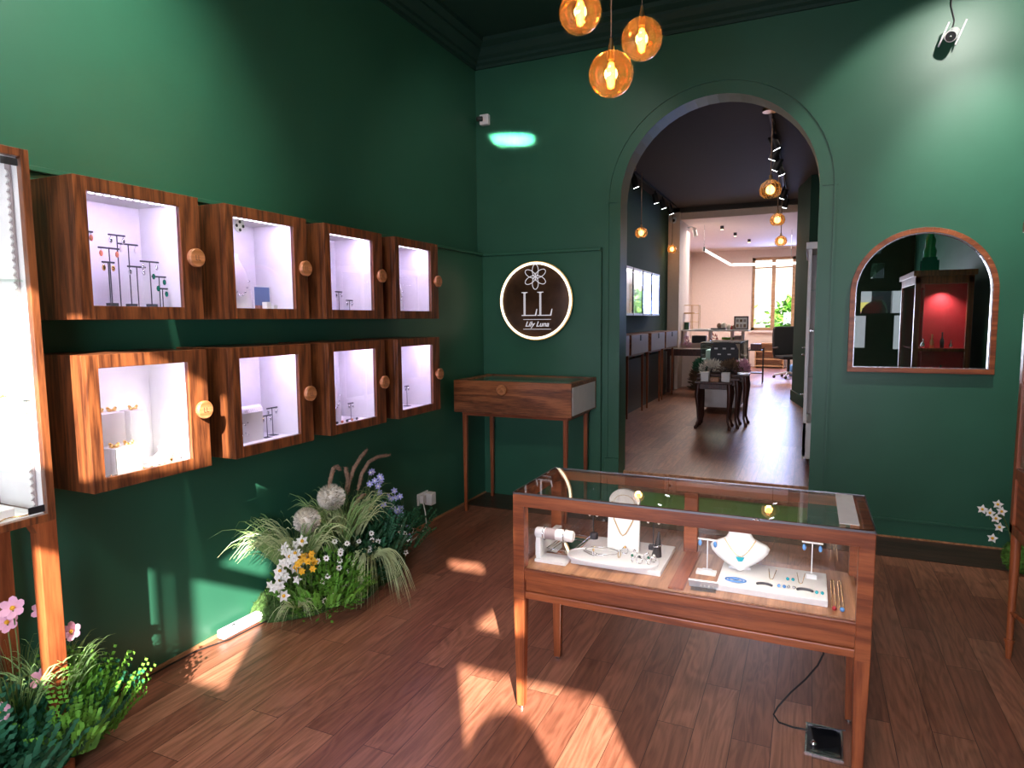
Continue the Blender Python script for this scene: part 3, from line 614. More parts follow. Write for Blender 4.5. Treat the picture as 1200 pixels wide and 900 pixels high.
tmp = bpy.data.objects.new('tmp', cu); COL.objects.link(tmp); bpy.context.view_layer.update()
me = bpy.data.meshes.new_from_object(tmp.evaluated_get(bpy.context.evaluated_depsgraph_get())); bpy.data.objects.remove(tmp)
me.transform(Matrix.Rotation(pi/2, 4, 'X')); me.transform(Matrix.Translation((.012, -.004, -.202))); me.materials.clear(); me.materials.append(M['letter'])
o = bpy.data.objects.new('script_lettering', me); COL.objects.link(o); o.parent = t

# ---------------------------------------------------------------- arched mirror
MX0, MX1, MZ0 = .258, 1.145, 1.205; MR = (MX1-MX0)/2; MC = (MX0+MX1)/2; MS = 2.212-MR
def apoly(g, n=30):
    r = MR-g; return [(MX0+g, MZ0+g)]+[(MC-r*cos(pi*i/n), MS+r*sin(pi*i/n)) for i in range(n+1)]+[(MX1-g, MZ0+g)]
t = thing('arched_mirror', 'arched wall mirror in a reddish wooden frame right of the archway', 'mirror', (MC, YB, MZ0))
A, B_ = apoly(0), apoly(.034); mb = MB()
for i in range(len(A)):
    j = (i+1) % len(A); mb.prism([A[i], A[j], B_[j], B_[i]], 1, YB-.042, YB-.002)
shift(mb, (MC, YB, MZ0)).build('frame', M['red_x'], t, bevel=.002)
A, B_ = apoly(.033), apoly(.040); mb = MB()
for i in range(len(A)):
    j = (i+1) % len(A); mb.prism([A[i], A[j], B_[j], B_[i]], 1, YB-.036, YB-.012)
shift(mb, (MC, YB, MZ0)).build('inner_bead', M['steel'], t, 'pale inner bead')
shift(MB().prism(apoly(.032), 1, YB-.016, YB-.004), (MC, YB, MZ0)).build('mirror_glass', M['mirror'], t)

# ---------------------------------------------------------------- cabinet at the right edge (also seen in the mirror)
RX0, RX1, RY0, RY1, RZ0, RZ1 = .877, 1.33, 2.62, 3.663, .60, 2.02
RO = (1.11, 3.14, 0)
t = thing('glazed_cabinet', 'dark wood glazed cabinet on slim legs at the right edge, red lined inside', 'display cabinet', RO)
f = MB(); P = .045
for x in (RX0, RX1-P):
    for y in (RY0, RY1-P): f.box(x, x+P, y, y+P, RZ0, RZ1-.06)
f.box(RX0, RX1, RY0, RY1, RZ0, RZ0+.045).box(RX0-.02, RX1+.02, RY0-.02, RY1+.02, RZ1-.05, RZ1).box(RX0, RX1, RY0, RY1, RZ1-.12, RZ1-.05)
f.box(RX0, RX0+.03, RY0+P, RY1-P, RZ0+.26, RZ0+.31)
f.box(RX0+P, RX1-P, RY1-.02, RY1, 1.28, 1.31).box(RX0+P, RX1-P, RY1-.02, RY1, .97, 1.0)
shift(f, RO).build('frame', M['red_z'], t, bevel=.003)
p_ = MB().box(RX0+.010, RX0+.022, RY0+P, RY1-P, RZ0+.045, RZ0+.26)
shift(p_, RO).build('lower_panel', M['red_y'], t, bevel=.002)
shift(MB().box(RX0+.008, RX0+.014, RY0+P, RY1-P, RZ0+.31, RZ1-.12).box(RX0+P, RX1-P, RY1-.012, RY1-.006, RZ0+.045, RZ1-.12), RO).build('pane', M['glass'], t)
shift(MB().box(RX1-.03, RX1-.02, RY0+.02, RY1-.02, RZ0+.045, RZ1-.12).box(RX0+.02, RX1-.02, RY0+.02, RY0+.03, RZ0+.045, RZ1-.12).box(RX0+.09, RX1-.03, RY1-.14, RY1-.13, RZ0+.05, RZ1-.12), RO).build('lining', M['red'], t, 'red inner lining')
shift(MB().box(RX0+.03, RX1-.03, RY0+.03, RY1-.03, 1.285, 1.295).box(RX0+.03, RX1-.03, RY0+.03, RY1-.03, .98, .99), RO).build('shelf', M['red'], t)
for x in (RX0+.004, RX1-.044):
    for y in (RY0+.004, RY1-.044):
        shift(MB().cone((x+.02, y+.02, .085), (x+.02, y+.02, RZ0), .014, .022, 12).cone((x+.02, y+.02, 0), (x+.02, y+.02, .085), .011, .019, 12).cone((x+.02, y+.02, .083), (x+.02, y+.02, .095), .022, .022, 12), RO).build('leg', M['red_z'], t)
st = MB(); st.tube([(RX0+.025+.08*sin(pi*k/12), RY0+.03+(RY1-RY0-.06)*k/12, .225) for k in range(13)], .012, 8).tube([(RX1-.025-.08*sin(pi*k/12), RY0+.03+(RY1-RY0-.06)*k/12, .225) for k in range(13)], .012, 8)
shift(st, RO).build('stretcher', M['red_z'], t)
lamp('SPOT', 'red_lining_fill', (1.10, 3.62, 1.86), 12, (1, .8, .75), (0, -.14, -1), spot_size=radians(120), spot_blend=1, shadow_soft_size=.01)  # added lamp inside the cabinet to brighten the red lining
for k, (x, h, m) in enumerate(((.97, .10, 'silver'), (1.04, .14, 'brass'), (1.12, .16, 'charcoal'), (1.19, .09, 'silver'))):
    for z, sh in ((1.295, 'upper'), (.99, 'lower')):
        tag(MB().lathe([(.001, 0), (.016, 0), (.018, h*.5), (.007, h*.7), (.006, h*.92), (.009, h), (.001, h)], (x, RY1-.08, z), 12).build('small_bottle', M[m]), f'{["first","second","third","fourth"][k]} small bottle from left on the {sh} red shelf, seen in the mirror', 'bottle', 'bottles in the red-lined cabinet')
t = thing('green_ship_figurine', 'green glass tiered figurine on top of the red-lined cabinet, seen in the mirror', 'figurine', (1.0, 3.5, RZ1))
MB().box(-.07, .07, -.05, .05, 0, .10).box(-.055, .055, -.04, .04, .10, .13).build('plinth', M['emer'], t)
MB().lathe([(.05, 0), (.055, .06), (.040, .10), (.045, .16), (.025, .20), (.03, .24), (.010, .27), (.012, .31), (.001, .33)], (0, 0, .13), 10).build('figure', mat('green_glass_body', (.02, .35, .12), .1), t)

# ---------------------------------------------------------------- foreground showcase
SX0, SX1, SY0, SY1, SH = -1.062, .217, 2.342, 2.822, .913
t = thing('showcase_table', 'long cherry wood glass-topped jewellery showcase on four tapered legs', 'showcase', (-.42, 2.58, 0)); SO = (-.42, 2.58, 0)
P = .048
f = MB()
for x in (SX0, SX1-P):
    for y in (SY0, SY1-P): f.box(x, x+P, y, y+P, .47, .862)
f.box(SX0, SX1, SY0, SY0+.040, .858, .908).box(SX0, SX1, SY1-.030, SY1, .868, .908).box(SX0, SX0+.035, SY0+.04, SY1-.03, .868, .908).box(SX1-.035, SX1, SY0+.04, SY1-.03, .868, .908)
f.box(-.462, -.405, SY1-.035, SY1-.006, .605, .868)
shift(f, SO).build('upper_frame', M['red_x'], t, bevel=.003)
lo = MB().box(SX0+.006, SX1-.006, SY0+.008, SY1-.008, .555, .598).box(SX0+.016, SX1-.016, SY0+.020, SY1-.020, .505, .555).box(SX0+.008, SX1-.008, SY0+.012, SY1-.012, .475, .505).box(SX0+P-.004, SX1-P+.004, SY0+.004, SY0+.020, .590, .602)
shift(lo, SO).build('base_drawer_box', M['red_x'], t, bevel=.004)
shift(MB().box(SX0+.03, SX1-.03, SY0+.02, SY1-.02, .598, .605), SO).build('deck', M['deck'], t, 'light oak inner deck')
shift(MB().box(-.447, -.392, SY0+.03, SY1-.02, .605, .612), SO).build('deck_divider', M['red_y'], t, 'dark divider board')
gp = MB().box(SX0+P, SX1-P, SY0+.016, SY0+.021, .602, .862).box(SX0+P, SX1-P, SY1-.021, SY1-.016, .602, .872).box(SX0+.016, SX0+.021, SY0+P, SY1-P, .602, .872).box(SX1-.021, SX1-.016, SY0+P, SY1-P, .602, .872)
shift(gp, SO).build('side_panes', M['glass'], t)
shift(MB().box(SX0+.003, SX1-.003, SY0+.003, SY1-.003, .908, .914), SO).build('glass_top', M['topglass'], t)
shift(MB().box(SX0, SX0+.003, SY0, SY1, .906, .915).box(SX1-.003, SX1, SY0, SY1, .906, .915).box(SX0, SX1, SY1-.003, SY1, .906, .915).box(SX0, SX1, SY0, SY0+.002, .908, .915), SO).build('metal_edging', mat('dark_steel', (.22, .22, .23), .35, 1), t)
shift(MB().box(SX1-.105, SX1-.045, SY0+.055, SY1-.02, .9141, .9155), SO).build('painted_reflection', M['paper'], t, 'white painted reflection on the glass at the right end')  # white strip modelled in place of a reflection on the glass top
shift(MB().box(SX0+.06, SX1-.06, SY0+.040, SY0+.050, .866, .876), SO).build('led_strip', M['warmled'], t, 'warm light strip behind the front rail')
shift(MB().cyl((-.155, SY0+.002, .911), (-.135, SY0-.002, .911), .004, 8), SO).build('lock', M['silver'], t)
for (x, y) in ((SX0, SY0), (SX1-P, SY0), (SX0, SY1-P), (SX1-P, SY1-P)):
    a = .008; c = P
    mb = MB().add([(x+a, y+a, .012), (x+c-a, y+a, .012), (x+c-a, y+c-a, .012), (x+a, y+c-a, .012), (x, y, .475), (x+c, y, .475), (x+c, y+c, .475), (x, y+c, .475)],
                  [(0, 3, 2, 1), (4, 5, 6, 7), (0, 1, 5, 4), (1, 2, 6, 5), (2, 3, 7, 6), (3, 0, 4, 7)])
    lg = shift(mb, SO).build('leg', M['red_z'], t, bevel=.003)
    shift(MB().cyl((x+c/2, y+c/2, 0), (x+c/2, y+c/2, .012), .012, 12), SO).build('foot_pad', M['steel'], lg)
lamp('AREA', 'showcase_led_light', (-.42, SY0+.060, .858), 1.9, (1, .93, .86), (0, .45, -1), shape='RECTANGLE', size=1.1, size_y=.015)
DZ = .605
# -- left half
t = thing('bracelet_stand', 'white bracelet stand with silver cuffs at the showcase left end', 'jewellery stand', (-.93, 2.475, DZ))
MB().box(-.075, .06, -.045, .045, 0, .012).box(-.075, -.055, -.03, .03, .012, .10).build('stand_base', M['white'], t, bevel=.002)
MB().tube([(-.085, 0, .112), (-.080, 0, .112), (.075, 0, .112), (.080, 0, .112)], [.018, .023, .023, .018], 18).build('padded_bar', M['paper'], t)
for x, r in ((-.045, .027), (.045, .028)): MB().tube([(x+.002*cos(a), r*cos(a), .112+r*sin(a)) for a in [i*2*pi/24 for i in range(25)]], .0028, 6).build('cuff', M['silver'], t)
MB().tube([(-.040, 0, .112), (.005, 0, .112)], .0236, 18).build('grey_sleeve', M['greycase'], t, 'grey sleeve')
t = thing('mirror_tray', 'pinkish mirrored acrylic tray lying behind the bracelet stand', 'tray', (-.935, 2.655, DZ), -.08)
MB().box(-.055, .055, -.11, .11, 0, .008).build('plate', M['mirror'], t, bevel=.002); MB().tube([(-.055, -.11, .02), (.055, -.11, .02), (.055, .11, .02), (-.055, .11, .02), (-.055, -.11, .02)], .002, 6).build('rim', M['silver'], t)
tag(MB().box(-1.03, -1.0, 2.50, 2.75, DZ, DZ+.06).build('white_block', M['paper'], bevel=.002), 'white block against the left end glass of the showcase', 'display block')
tag(MB().box(-.862, -.495, 2.47, 2.785, DZ, DZ+.020).build('display_board', M['paper'], bevel=.003), 'square white display board in the left half of the showcase', 'display board')
pl = []
for k in range(40):
    a = 2*pi*k/40; q = 4; cx, cy = cos(a), sin(a); pl.append((.185*math.copysign(abs(cx)**.75, cx), .082*math.copysign(abs(cy)**.75, cy)))
t = thing('oval_plate', 'white oval plate carrying rings and bracelets, front left in the showcase', 'plate', (-.700, 2.520, DZ+.020), .02)
MB().prism(pl, 2, 0, .009).build('dish', M['white'], t, bevel=.002)
mb = MB(); P3 = [(x*1.0, y*1.0, .010) for x, y in pl]; mb.tube(P3+[P3[0]], .0025, 6, cap=False); mb.build('rim', M['white'], t)
PZ = DZ+.030
mb = MB(); mb.tube([(-.835+.075+.070*cos(a), 2.575+.042*sin(a), PZ+.003) for a in [i*2*pi/30 for i in range(31)]], .0022, 6)
mb.tube([(-.83, 2.545, PZ+.003), (-.79, 2.512, PZ+.004), (-.735, 2.520, PZ+.004)], .0035, 6)
tag(mb.build('bangle', M['silver']), 'thin silver bangle at the left of the oval plate', 'bangle')
rings = [(-.665, 2.585, 'silver', 'gold'), (-.62, 2.56, 'silver', 'silver'), (-.675, 2.535, 'brass', 'silver'), (-.615, 2.505, 'silver', 'emer'), (-.585, 2.50, 'silver', 'charcoal'), (-.565, 2.55, 'silver', 'silver'), (-.535, 2.535, 'silver', 'pearl'), (-.775, 2.505, 'silver', 'brass'), (-.55, 2.505, 'silver', 'emer')]
for k, (x, y, m, g) in enumerate(rings):
    t = thing('ring', ['gold topped ring at the back of the oval plate', 'open silver ring at the back centre of the oval plate', 'brass ring nearest the silver bangle', 'silver ring with dark green stone at the plate front', 'silver ring with charcoal stone on the oval plate', 'open silver ring at the back right of the oval plate', 'silver ring with a pearl, farthest right on the oval plate', 'tiny silver ring inside the bangle end of the oval plate', 'silver ring with a green stone at the right of the oval plate'][k], 'ring', (x, y, PZ), k*.7, 'rings on the oval plate')
    MB().tube([(.013*cos(a), 0, .013+.013*sin(a)) for a in [i*2*pi/20 for i in range(21)]], .0018, 6).build('band', M[m], t)
    MB().ball((0, 0, .028), .0055, 6).ball((.005, .0, .026), .003, 5).ball((-.005, .0, .026), .003, 5).build('stone', M[g], t)
# necklace easel
t = thing('necklace_easel', 'tall white round-topped necklace board standing in the showcase', 'jewellery stand', (-.690, 2.665, DZ+.020), .0)
pr = [(-.068, 0), (.068, 0), (.068, .165), (.064, .19)]+[(.068*cos(a), .20+.060*sin(a)) for a in [i*pi/14 for i in range(1, 14)]]+[(-.064, .19), (-.068, .165)]
vs = [(x, -.02+z*.10, z) for x, z in pr]+[(x, -.002+z*.10, z) for x, z in pr]; n = len(pr)
MB().add(vs, [tuple(range(n))[::-1], tuple(range(n, 2*n))]+[(i, (i+1) % n, n+(i+1) % n, n+i) for i in range(n)]).build('board', M['paper'], t, bevel=.002)
MB().box(-.05, .05, .0, .07, 0, .006).build('foot', M['paper'], t)
ch = MB(); ch.tube([(-.052, -.004, .205), (-.040, -.014, .13), (-.012, -.019, .075), (0, -.022, .066), (.012, -.019, .075), (.040, -.014, .13), (.052, -.004, .205)], .0026, 6)
ch.tube([(.045*cos(a), -.0035+.0+(.20+.035*sin(a))*.10-.02+.0, .20+.035*sin(a)) for a in [i*pi/12 for i in range(13)]], .0012, 5)
ch.build('necklace_chain', M['brass'], t)
tag(MB().lathe([(.001, 0), (.018, 0), (.018, .022), (.014, .027), (.001, .027)], (-.848, 2.748, DZ+.020), 18).build('ring_holder', M['charcoal']), 'small charcoal round ring holder on the white display board', 'ring holder')
t_stand(-.858, 2.79-.02, DZ, .135, .045, 'earring stand with white pearls behind the ring holder', 'pearl', along='x', drop=0, group='earring stands in the showcase')
t_stand(-.575, 2.71, DZ+.020, .145, .060, 'black stand with pearl drops beside the necklace board', 'pearl', base='block', along='x', group='earring stands in the showcase')
t = thing('ring_cone', 'black cone ring holder with a silver ring at the right of the oval plate', 'ring holder', (-.545, 2.635, DZ+.020))
MB().cone((0, 0, 0), (.010, 0, .105), .021, .004, 20).build('cone', M['black'], t); MB().tube([(.004+.015*cos(a), .015*sin(a), .045+.004*cos(a)) for a in [i*2*pi/20 for i in range(21)]], .003, 6).build('silver_ring', M['silver'], t)
# -- right half
t_stand(-.335, 2.575, DZ, .138, .075, 'white stand with blue drops left of the bust', 'blue', col='white', base='block', along='x', drop=.006, group='earring stands in the showcase')
tag(MB().box(-.375, -.300, 2.555, 2.595, DZ, DZ+.012).build('white_block', M['paper'], bevel=.002), 'small white block behind the price card holder', 'display block')
t = thing('card_holder', 'card holder with a row of pearls at the showcase front', 'card holder', (-.325, 2.400, DZ), .05)
MB().obox((0, .018, .020), .105, .006, .05, (.75, 0, 0)).build('card', M['white'], t); MB().box(-.045, .045, -.008, .035, 0, .003).build('base', M['greenglass'], t)
pm = MB()
for k in range(4): pm.ball((-.008+k*.014, .0095, .015), .0045, 6)
pm.build('pearls', M['pearl'], t)
tag(MB().box(-.283, .088, 2.425, 2.695, DZ, DZ+.024).build('display_board', M['paper'], bevel=.003), 'long white display board in the right half of the showcase', 'display board')
neck_bust(-.222, 2.640, DZ+.034, 1.02, 'white neck bust wearing a gold chain with a turquoise half-moon pendant', rz=.12)
t_stand(.036, 2.625, DZ+.024, .135, .072, 'white stand with blue drops at the board right end', 'blue', col='white', base='block', along='x', drop=.010, group='earring stands in the showcase')
BZ2 = DZ+.024
def flat_jewel(x, y, kind, label, m='charcoal', g=None):
    mb = MB()
    if kind == 'oval':
        mb.tube([(x+.036*cos(a), y+.020*sin(a), BZ2+.004) for a in [i*2*pi/24 for i in range(25)]], .0028, 6); mb.tube([(x+.025*cos(a), y+.013*sin(a), BZ2+.004) for a in [i*2*pi/20 for i in range(21)]], .0018, 6)
        mb.ball((x, y+.006, BZ2+.005), .010, 6, sx=1.3, sy=.6, sz=.5)
    elif kind == 'arc': mb.tube([(x+.026*cos(a), y+.016*sin(a), BZ2+.004) for a in [i*pi/10 for i in range(11)]], [.001]+[.005]*9+[.001], 7)
    elif kind == 'pair':
        for s_ in (-.009, .009): mb.ball((x+s_, y, BZ2+.006), .006, 6).tube([(x+s_, y, BZ2+.003), (x+s_, y+.012, BZ2+.003)], .001, 5)
    elif kind == 'chain': mb.tube([(x-.014, y+.10, BZ2+.002), (x-.006, y, BZ2+.002), (x, y-.01, BZ2+.002), (x+.006, y, BZ2+.002), (x+.014, y+.10, BZ2+.002)], .0011, 5)
    tag(mb.build({'oval': 'oval_brooch', 'arc': 'curved_bar_pin', 'pair': 'stud_earrings', 'chain': 'fine_necklace'}[kind], M[m]), label, {'oval': 'brooch', 'arc': 'pin', 'pair': 'earrings', 'chain': 'necklace'}[kind], group)
group = 'small jewels on the long display board'
for a in ((-.22, 2.485, 'oval', 'blue oval brooch at the left of the long display board', 'blue'), (-.12, 2.475, 'arc', 'dark curved bar pin right of the blue oval brooch', 'charcoal'), (-.062, 2.485, 'pair', 'blue stud pair beside the dark curved pin', 'blue'),
          (-.035, 2.565, 'pair', 'pale blue stud pair in the middle of the long display board', 'turq'), (.015, 2.478, 'arc', 'smaller dark curved pin near the front of the long display board', 'charcoal'), (-.03, 2.487, 'pair', 'grey stud pair left of the smaller curved pin', 'steel'), (.062, 2.475, 'pair', 'turquoise drop pair at the front right corner of the board', 'turq'),
          (-.10, 2.555, 'chain', 'fine gold necklace laid on the board beside the bust', 'gold'), (.0, 2.555, 'chain', 'fine gold necklace laid on the board near the right stand', 'gold')): flat_jewel(*a)
for x, g, lab in ((.108, 'red', 'with red stone lying beside the long display board'), (.132, 'blue', 'with blue stone at the deck right end')):
    t = thing('chain_necklace', 'looped chain '+lab, 'necklace', (x, 2.55, DZ))
    MB().tube([(-.006, -.12, .003), (-.005, .13, .003), (0, .14, .003), (.005, .13, .003), (.006, -.12, .003)], .0028, 6).build('chain', M['gold'], t); MB().ball((0, -.135, .006), .008, 6).build('stone', M[g], t)

# floor box and cable under the showcase
t = thing('floor_socket_box', 'open metal floor socket box with lifted lid under the showcase', 'floor socket', (.10, 2.615, 0), -.02)
mb = MB()
mb.box(-.065, .065, -.10, -.092, 0, .006).box(-.065, .065, .092, .10, 0, .006).box(-.065, -.058, -.092, .092, 0, .006).box(.058, .065, -.092, .092, 0, .006); mb.build('rim', M['steel'], t)
MB().box(-.058, .058, -.092, .092, .0005, .0025).build('well', M['black'], t)
MB().obox((.012, .045, .030), .10, .105, .004, (-.55, 0, .25)).build('lid', M['charcoal'], t)
MB().prism([(-.05, -.085), (.055, -.085), (.05, -.015)], 2, .003, .006).build('metal_plate', M['steel'], t); MB().ball((-.035, -.04, .008), .014, 8).build('plug', M['silver'], t)
mb = MB(); pts = [(.075, 2.66, .476), (.082, 2.655, .40), (.088, 2.65, .33), (.07, 2.65, .28), (.03, 2.66, .21), (-.02, 2.67, .14), (-.065, 2.66, .075), (-.08, 2.65, .045), (-.06, 2.645, .02), (-.01, 2.65, .01), (.045, 2.65, .012)]
tag(mb.tube(pts, .0035, 8).build('power_cable', M['silk']), 'black cable hanging from the showcase down to the floor socket box', 'cable')

# ---------------------------------------------------------------- glass globe pendants
def globe_pendant(x, y, z, r, label, top=4.0, group=None):
    t = thing('glass_globe_pendant', label, 'pendant lamp', (x, y, z), group=group)
    MB().ball((0, 0, 0), r, 20).build('glass_globe', M['amber'], t, 'amber glass globe')
    b = MB().lathe([(.001, -.060), (.016, -.055), (.020, -.02), (.020, .03), (.012, .055), (.001, .06)], (0, 0, -.005), 14).build('bulb', M['amber'], t)
    fl = MB()
    for k in range(6):
        a = k*pi/3; fl.tube([(.011*cos(a), .011*sin(a), -.055), (.016*cos(a+.5), .016*sin(a+.5), -.005), (.009*cos(a+1), .009*sin(a+1), .045)], .0045, 5)
    fl.build('filament', M['filament'], b, 'glowing filament')
    MB().tube([(0, 0, r*.62), (0, 0, r*.98), (0, 0, r+.02), (0, 0, r+.055)], [.016, .016, .012, .006], 12).build('lamp_holder', M['brass'], t)
    MB().cyl((0, 0, r+.05), (0, 0, top-z), .0026, 6).build('cord', M['foxtail'], t)
    l = lamp('POINT', 'globe_bulb_light', (x, y, z), 9, (1, .62, .32), shadow_soft_size=.03)
    return t
globe_pendant(-.854, 2.993, 2.698, .100, 'lowest amber glass globe pendant, middle of the three', group='amber globe pendants')
globe_pendant(-.794, 3.32, 2.958, .100, 'rightmost amber glass globe pendant, behind the lowest one', group='amber globe pendants')
globe_pendant(-1.029, 3.081, 3.034, .100, 'highest amber glass globe pendant, leftmost of the three', group='amber globe pendants')
def ribbed_pendant(x, y, z, r, label, top):
    t = thing('ribbed_glass_pendant', label, 'pendant lamp', (x, y, z), group='ribbed pendants in the back room')
    prof = [(r*.55, -r*.75), (r*.9, -r*.45), (r, 0), (r*.85, r*.5), (r*.4, r*.85), (r*.15, r*.95)]
    MB().lathe(prof, (0, 0, 0), 20).build('glass_shade', M['amber'], t)
    rb = MB()
    for k in range(12):
        a = k*pi/6; rb.tube([(q*cos(a)*1.01, q*sin(a)*1.01, h) for q, h in prof], r*.028, 5)
    rb.build('shade_ribs', M['brass'], t)
    MB().ball((0, 0, -r*.05), r*.42, 10).build('bulb', M['bulb'], t); MB().cyl((0, 0, r*.9), (0, 0, r*1.35), r*.16, 10).build('lamp_holder', M['brass'], t)
    MB().cyl((0, 0, r*1.3), (0, 0, top-z), .006, 6).build('cord', M['foxtail'], t)
    lamp('POINT', 'pendant_light', (x, y, z-.02), 3.5, (1, .62, .35), shadow_soft_size=.05)
C3 = 3.62
ribbed_pendant(-2.20, 9.3, 2.80, .085, 'ribbed glass pendant nearest the left wall of the back room', C3)
ribbed_pendant(-2.30, 12.1, 2.84, .085, 'ribbed glass pendant in front of the white pilaster', C3)
ribbed_pendant(-.41, 7.3, 2.895, .105, 'largest ribbed glass pendant, high in the back room', C3)
ribbed_pendant(-.44, 9.6, 2.90, .095, 'ribbed glass pendant below the right track, upper of two', C3)
ribbed_pendant(-.48, 11.8, 2.85, .095, 'ribbed glass pendant below the right track, lower of two', C3)
def track(x, y0, y1, spots, label):
    t = thing('ceiling_track', label, 'track lighting', (x, y0, C3))
    MB().box(-.018, .018, 0, y1-y0, -.03, 0).build('rail', M['black'], t)
    MB().tube([(0, -.05, -.03), (0, -.05, 0)], .07, 16).build('canopy', M['brass'], t)
    for (y, lean) in spots:
        s_ = thing('track_spotlight', f'{spotname[len(used)]} black spotlight on the {label}'.replace(' in the back room', ''), 'spotlight', (x, y, C3-.03), group='black track spotlights'); used.append(1)
        MB().cyl((0, 0, 0), (0, 0, -.07), .012, 8).build('bracket', M['black'], s_)
        d = Vector((lean, .25, -1)).normalized(); c = Vector((0, 0, -.10))
        MB().cyl(c-d*.06, c+d*.09, .045, 16).build('head', M['black'], s_); MB().cyl(c+d*.0905, c+d*.094, .038, 16).build('lens', M['spotface'], s_)
spotname = ['nearest', 'second', 'third', 'fourth', 'fifth', 'sixth']; used = []
track(-2.27, 9.0, 12.2, [(9.15, .3), (10.5, .2), (11.05, .25), (11.7, .3)], 'left ceiling track in the back room')
used = []
track(-.42, 7.1, 12.3, [(7.8, .4), (8.3, -.5), (8.9, -.5), (9.2, .4), (11.0, -.4), (11.9, -.3)], 'right ceiling track in the back room')

# ---------------------------------------------------------------- security cameras
t = thing('security_camera', 'white box camera with black lens in the far corner', 'security camera', (-2.68, YB, 3.36))
MB().box(-.04, .045, -.05, 0, -.045, .045).build('housing', M['white'], t, bevel=.008); MB().tube([(-.01, -.05, .005), (-.05, -.085, .0)], [.022, .020], 14).build('lens', M['black'], t)
t = thing('security_camera', 'white bullet camera with two aerials high on the right back wall', 'security camera', (.79, YB, 3.44))
d = Vector((-.25, -.8, -.42)).normalized(); c = Vector((.0, -.10, -.0))
MB().cyl(c-d*.05, c+d*.07, .036, 20).build('housing', M['white'], t); MB().cyl(c+d*.0705, c+d*.074, .030, 20).build('lens', M['black'], t); MB().ball(tuple(c+d*.074), .010, 6).build('lens_glint', M['steel'], t)
for s_ in (-1, 1): MB().obox((s_*.048, -.09, .01), .010, .006, .15, (.35, .35, 0)).build('aerial', M['white'], t)
MB().cyl((0, 0, 0), (0, -.07, 0), .014, 10).build('mount', M['white'], t); MB().tube([(0, -.004, .03), (.02, -.004, .12), (-.005, -.004, .22), (.0, -.006, .36)], .005, 6).build('cable', M['black'], t)

# ---------------------------------------------------------------- sockets and cables
t = thing('wall_socket', 'double white wall socket with white plugs low on the green wall', 'socket', (XL, 4.27, .225))
MB().box(0, .010, -.075, .075, -.045, .045).build('plate', M['white'], t, bevel=.002); MB().box(.010, .045, -.055, -.01, -.03, .03).build('plug', M['white'], t, bevel=.004); MB().box(.010, .075, .015, .085, -.06, .035).build('power_adapter', M['white'], t, bevel=.006)
mb = MB(); mb.tube([(XL+.03, 4.235, .20), (XL+.05, 4.23, .13), (XL+.08, 4.20, .03), (XL+.10, 4.08, .006), (XL+.12, 3.95, .006), (XL+.15, 3.88, .03), (XL+.14, 3.92, .10), (XL+.13, 3.86, .14), (XL+.12, 3.72, .12)], .005, 8)
tag(mb.build('white_cable', M['whitecable']), 'white cable looping from the wall socket into the flowers', 'cable')
t = thing('power_strip', 'white rounded power strip along the foot of the green wall', 'power strip', (XL+.055, 2.47, 0), -.03)
MB().box(-.028, .028, -.19, .16, .004, .050).build('body', M['white'], t, bevel=.012); MB().box(.0, .012, -.12, -.10, .0501, .052).build('switch', M['charcoal'], t)
mb = MB(); mb.tube([(XL+.12, 2.62, .006), (XL+.10, 2.45, .005), (XL+.09, 2.30, .005), (XL+.035, 2.15, .005), (XL+.03, 2.0, .005), (XL+.035, 1.85, .005), (XL+.025, 1.65, .005), (XL+.03, 1.4, .005)], .004, 7)
tag(mb.build('power_cable', M['silk']), 'black cable running along the foot of the green wall', 'cable')

# ---------------------------------------------------------------- flower arrangements
def blades(mb, rnd, c, n, length, spread, up_, droop, w, lean=(0, 0)):
    for k in range(n):
        a = rnd.uniform(0, 2*pi); s = spread*rnd.uniform(.35, 1); l = length*rnd.uniform(.65, 1.05); dx, dy = cos(a)*s+lean[0], sin(a)*s+lean[1]
        b = Vector(c)+Vector((cos(a)*.02, sin(a)*.02, 0)); pts = []
        for i in range(8):
            u = i/7; p = b+Vector((dx*l*u*u**.15, dy*l*u*u**.15, l*up_*u-droop*l*u*u*u)); p.x = max(p.x, XL+.008); p.z = max(p.z, .004); pts.append(p)
        mb.ribbon(pts, w, (cos(a+1.3), sin(a+1.3), .2))
def leafmass(mb, rnd, c, r, n, l, w, upb=.4):
    for k in range(n):
        a, q = rnd.uniform(0, 2*pi), rnd.uniform(-.2, 1); rr = rnd.uniform(.55, 1)
        h = math.sqrt(max(0, 1-q*q)); p = Vector((c[0]+r[0]*rr*h*cos(a), c[1]+r[1]*rr*h*sin(a), c[2]+r[2]*rr*q))
        if p.x < XL+.01: continue
        p.z = max(p.z, .006)
        d = Vector((cos(a)*h+rnd.uniform(-.5, .5), sin(a)*h+rnd.uniform(-.5, .5), q+upb+rnd.uniform(-.4, .4)))
        mb.leaf(p, d, (rnd.uniform(-1, 1), rnd.uniform(-1, 1), 1), l*rnd.uniform(.6, 1.2), w)
